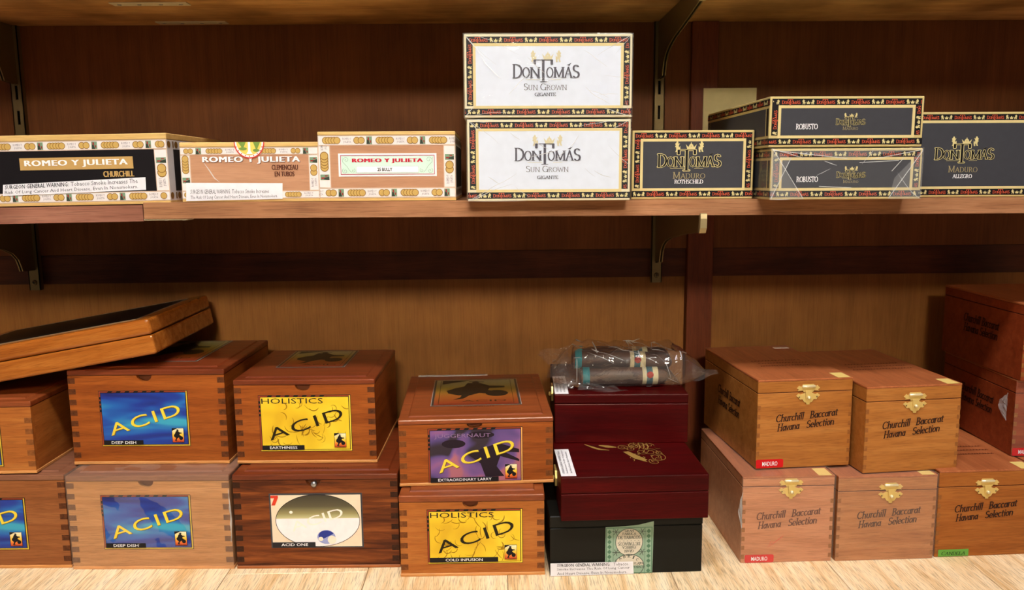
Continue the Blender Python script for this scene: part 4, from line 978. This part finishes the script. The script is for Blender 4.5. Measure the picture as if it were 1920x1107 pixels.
# ------------------------------------------------------------------ boxes on the middle shelf: coin-bordered boxes
COIN = flat((198, 162, 92), .4); COINR = flat((136, 98, 44), .45); BANDW = flat((232, 225, 224), .5); TINY = flat((120, 110, 120), .6)
def coin_band(parent, u0, v0, u1, v1, phase=0., vertical=False, eps=.0004):
    """white paper band with gold medal clusters, tiny names and little pictures"""
    pb = plate('coin_band', u0, v0, u1, v1, BANDW, parent, 0, .0003)
    h = (u1-u0) if vertical else (v1-v0); L = (v1-v0) if vertical else (u1-u0)
    S = {k: Sheet() for k in 'rgtpxk'}; x = -.0675+phase; r = h*.36
    def coins(a, n, dx):
        for i in range(n):
            if a+i*dx-r < 0 or a+i*dx+r > L: continue
            S['r'].ellipse(a+i*dx, h/2, r, r, 14); S['g'].ellipse(a+i*dx, h/2, r*.84, r*.84, 12)
    while x < L:
        coins(x+.006, 5, .0036)
        S['t'].text('ROMEO Y', x+.0275, h*.54, x+.0385, h*.78, res=1); S['t'].text('JULIETA', x+.0285, h*.20, x+.0380, h*.44, res=1)
        coins(x+.0455, 2, .0055)
        S['p'].rect(x+.0575, h*.12, x+.0645, h*.88); S['x'].rect(x+.059, h*.4, x+.061, h*.8); S['x'].rect(x+.062, h*.25, x+.0635, h*.5); S['k'].poly([(x+.0575, h*.12), (x+.062, h*.12), (x+.0605, h*.5), (x+.0585, h*.6)])
        x += .0675
    for k, nm, m, e in (('r', 'medal_rims', COINR, .0), ('g', 'medals', COIN, .000004), ('t', 'band_lettering', TINY, .0), ('p', 'band_pictures', flat((120, 150, 120), .5), .0), ('x', 'picture_red', flat((150, 50, 50), .5), .0001), ('k', 'picture_dark', flat((50, 60, 50), .5), .0002)):
        D = Sheet()
        for f in S[k].f:
            P = [S[k].v[i] for i in f]
            if all(-.0005 <= p[0] <= L+.0005 for p in P):
                P = [(min(max(p[0], 0), L), p[1]) for p in P]
                D.poly([(u0+(h-p[1]), v0+p[0]) for p in P][::-1] if vertical else [(u0+p[0], v0+p[1]) for p in P])
        if D.f: D.build(nm, m, pb, eps+.0002+e)
    s = Sheet(); s.frame(u0+.0002, v0+.0002, u1-.0002, v1-.0002, .0006); s.build('band_edge', flat((206, 172, 140), .5), pb, eps+.0001)
    return pb
KRAFT = wood('kraft_panel', (176, 126, 94), (186, 136, 104), (196, 146, 114), 'x', 6, 60, .5, pores=.1)
LIDEDGE = wood('box_lid_edge', (204, 164, 96), (216, 178, 112), (226, 190, 126), 'x', 6, 60, .5, pores=.15)
def coin_box(label, loc, ry, w, d, h, band, lid, panel, phase, side_w, right=True):
    t = thing('cigar_box', label, 'cigar box', loc, 0, 0, 'white boxes with gold medal borders'); t.rotation_euler.y = ry
    box('body', 0, w, 0, d, 0, h-lid, BANDW, t, .0006); box('lid', -.0003, w+.0003, -.0003, d, h-lid+.0002, h, LIDEDGE, t, .0008)
    box('base_edge', -.0002, w+.0002, -.0002, d, 0, .0042, LIDEDGE, t, .0005)
    zb = .0042
    coin_band(t, 0, h-lid-band, w, h-lid, phase); coin_band(t, 0, zb, w, zb+band, phase+.03)
    coin_band(t, 0, zb+band, side_w, h-lid-band, .02, True); coin_band(t, w-side_w, zb+band, w, h-lid-band, .045, True)
    plate('front_panel', side_w, zb+band, w-side_w, h-lid-band, panel, t, 0, .0003)
    if right:
        for (a, b) in ((zb, zb+band), (h-lid-band, h-lid)):
            s = Sheet(); k = .006
            while k < d-.01: s.ellipse(k, (a+b)/2, .0055, (b-a)*.36, 12); s.rect(k+.012, a+.002, k+.016, b-.002); k += .024
            s.build('side_medals', COINR, t, .0004, 'right', (w, d, h))
        plate('side_panel', .02, zb+band, d-.02, h-lid-band, flat((34, 30, 30), .5), t, 0, .0003, 'right', (w, d, h))
    return t
BOLD = dict(bold=0., space=1.12, res=3, fat=.0007)
# black panel
t = coin_box('white medal-bordered box with a black panel and gold name bar', (-.6438, 1.055, shelf_z(-.6438)+.0012), -.0085, .2306, .21, .0885, .0120, .0078, flat((20, 16, 20), .45), .012, .0165)
nb = plate('name_bar', .0455, .0450, .1870, .0602, flat((190, 152, 92), .45), t, .0003)
Sheet().text('ROMEO Y JULIETA', .0520, .0480, .1800, .0572, **BOLD).build('name_lettering', WHITE, nb, .0011)
Sheet().text('CHURCHILL', .1490, .0350, .1870, .0422, res=3, fat=.0004).build('size_lettering', flat((196, 158, 96), .45), t, .0007)
warning(t, 'warning_sticker', [(.0205, .0135), (.2008, .0180), (.2013, .0338), (.0222, .0275)],
        [[('SURGEON GENERAL WARNING:', .015, .46), ('Tobacco Smoke Increases The', .475, .945)], [('Risk Of Lung Cancer And Heart Disease, Even In Nonsmokers.', .015, .945)]], .0009)
# kraft panel with round seal
t = coin_box('white medal-bordered box with a plain tan panel and a round paper seal', (-.3982, 1.055, shelf_z(-.398)+.0003), .0044, .1741, .19, .0748, .0095, .0062, KRAFT, .030, .0125, False)
nm = Sheet().text('ROMEO Y JULIETA', .0292, .0472, .1512, .0562, **BOLD).build('name_shade', flat((110, 70, 50), .5), t, .0007)
Sheet().text('ROMEO Y JULIETA', .0285, .0479, .1505, .0569, **BOLD).build('name_lettering', WHITE, t, .0009)
Sheet().text('CLEMENCEAU', .1150, .0400, .1477, .0463, fat=.0003).text('EN TUBOS', .1185, .0318, .1430, .0380, fat=.0003).build('size_lettering', flat((90, 48, 34), .5), t, .0008)
s = Sheet().ellipse(.0879, .0748, .0192, .0205, 28, 180, 360); sl = s.build('round_seal', flat((214, 60, 50), .5), t, .0011)
Sheet().ellipse(.0879, .0748, .0178, .0190, 28, 180, 360).build('seal_white_ring', WHITE, sl, .0013)
Sheet().ellipse(.0879, .0748, .0158, .0162, 28, 180, 360).build('seal_yellow_ground', flat((232, 206, 96), .5), sl, .0015)
s = Sheet(); s.poly([(.074, .0748), (.080, .066), (.084, .0748)]).poly([(.093, .0748), (.097, .064), (.102, .0748)]).ellipse(.080, .0665, .005, .002, 12).ellipse(.0965, .0645, .004, .002, 12); s.build('seal_scene', flat((120, 150, 70), .5), sl, .0017)
s = Sheet(); s.rect(.0865, .062, .0895, .0748).poly([(.084, .060), (.092, .060), (.088, .066)]); s.build('seal_figure', WHITE, sl, .0018)
s = Sheet()
for k in range(9): a = R(200+17.5*k); s.ellipse(.0879+.0172*math.cos(a), .0748+.0176*math.sin(a), .0008, .0008, 6)
s.build('seal_ring_marks', flat((200, 70, 60), .5), sl, .0017)
Sheet().rect(.0690, 0, .1070, .014).build('seal_top', flat((226, 196, 120), .5), t, .0007, 'top', (.1741, .19, .0748))
warning(t, 'warning_sticker', [(.0048, .0012), (.1268, .0034), (.1277, .0232), (.0062, .0244)],
        [[], [('SURGEON GENERAL WARNING:', .045, .46), ('Tobacco Smoke Increases', .475, .86)], [('The Risk Of Lung Cancer And Heart Disease, Even In Nonsmokers.', .045, .95)]], .0009)
Sheet().stroke([(.030, .049), (.036, .040), (.042, .030), (.048, .025)], .0014, True).build('film_glint', CREASE_GLINT, t, .0010)
# kraft panel with framed name label
t = coin_box('white medal-bordered box with a framed mint name label on a tan panel', (-.2241, 1.055, shelf_z(-.224)+.0003), .0044, .1737, .19, .0874, .0125, .0048, KRAFT, .004, .0150, True)
lb = plate('name_label', .0252, .0310, .1498, .0600, flat((244, 238, 240), .5), t, .0003)
Sheet().frame(.0278, .0333, .1472, .0578, .0007).build('label_line', flat((178, 50, 80), .5), lb, .0011)
Sheet().rect(.0292, .0346, .1458, .0566).build('mint_ground', flat((208, 236, 220), .5), lb, .0010)
Sheet().rect(.0478, .0356, .1268, .0440).build('size_bar', flat((250, 250, 250), .5), lb, .0012)
Sheet().frame(.0478, .0356, .1268, .0440, .0002).build('size_bar_line', GREYINK, lb, .0013)
Sheet().text('ROMEO Y JULIETA', .0432, .0475, .1320, .0536, **BOLD).build('name_lettering', flat((196, 26, 60), .5), lb, .0013)
Sheet().text('25 BULLY', .0745, .0375, .0935, .0420, bold=.03).build('size_lettering', INK, lb, .0014)
s = Sheet()
for sg in (1, -1):
    c = .0875
    def curl(cx, cy, r, a0, tn): s.stroke([(c+sg*(cx+r*(1-.85*i/18)*math.cos(a0+tn*6.283*i/18)-c), cy+r*(1-.85*i/18)*math.sin(a0+tn*6.283*i/18)) for i in range(19)], .0003)
    curl(.1400, .0520, .0036, 0, 1.3); curl(.1415, .0380, .0036, 1, -1.3); curl(.1310, .0385, .0026, 2, 1.2)
    s.stroke([(c+sg*(x-c), y) for x, y in ((.1450, .0555), (.1440, .0490), (.1390, .0440), (.1360, .0390), (.1330, .0362))], .0003)
s.build('label_scrolls', flat((90, 116, 100), .5), lb, .0013)
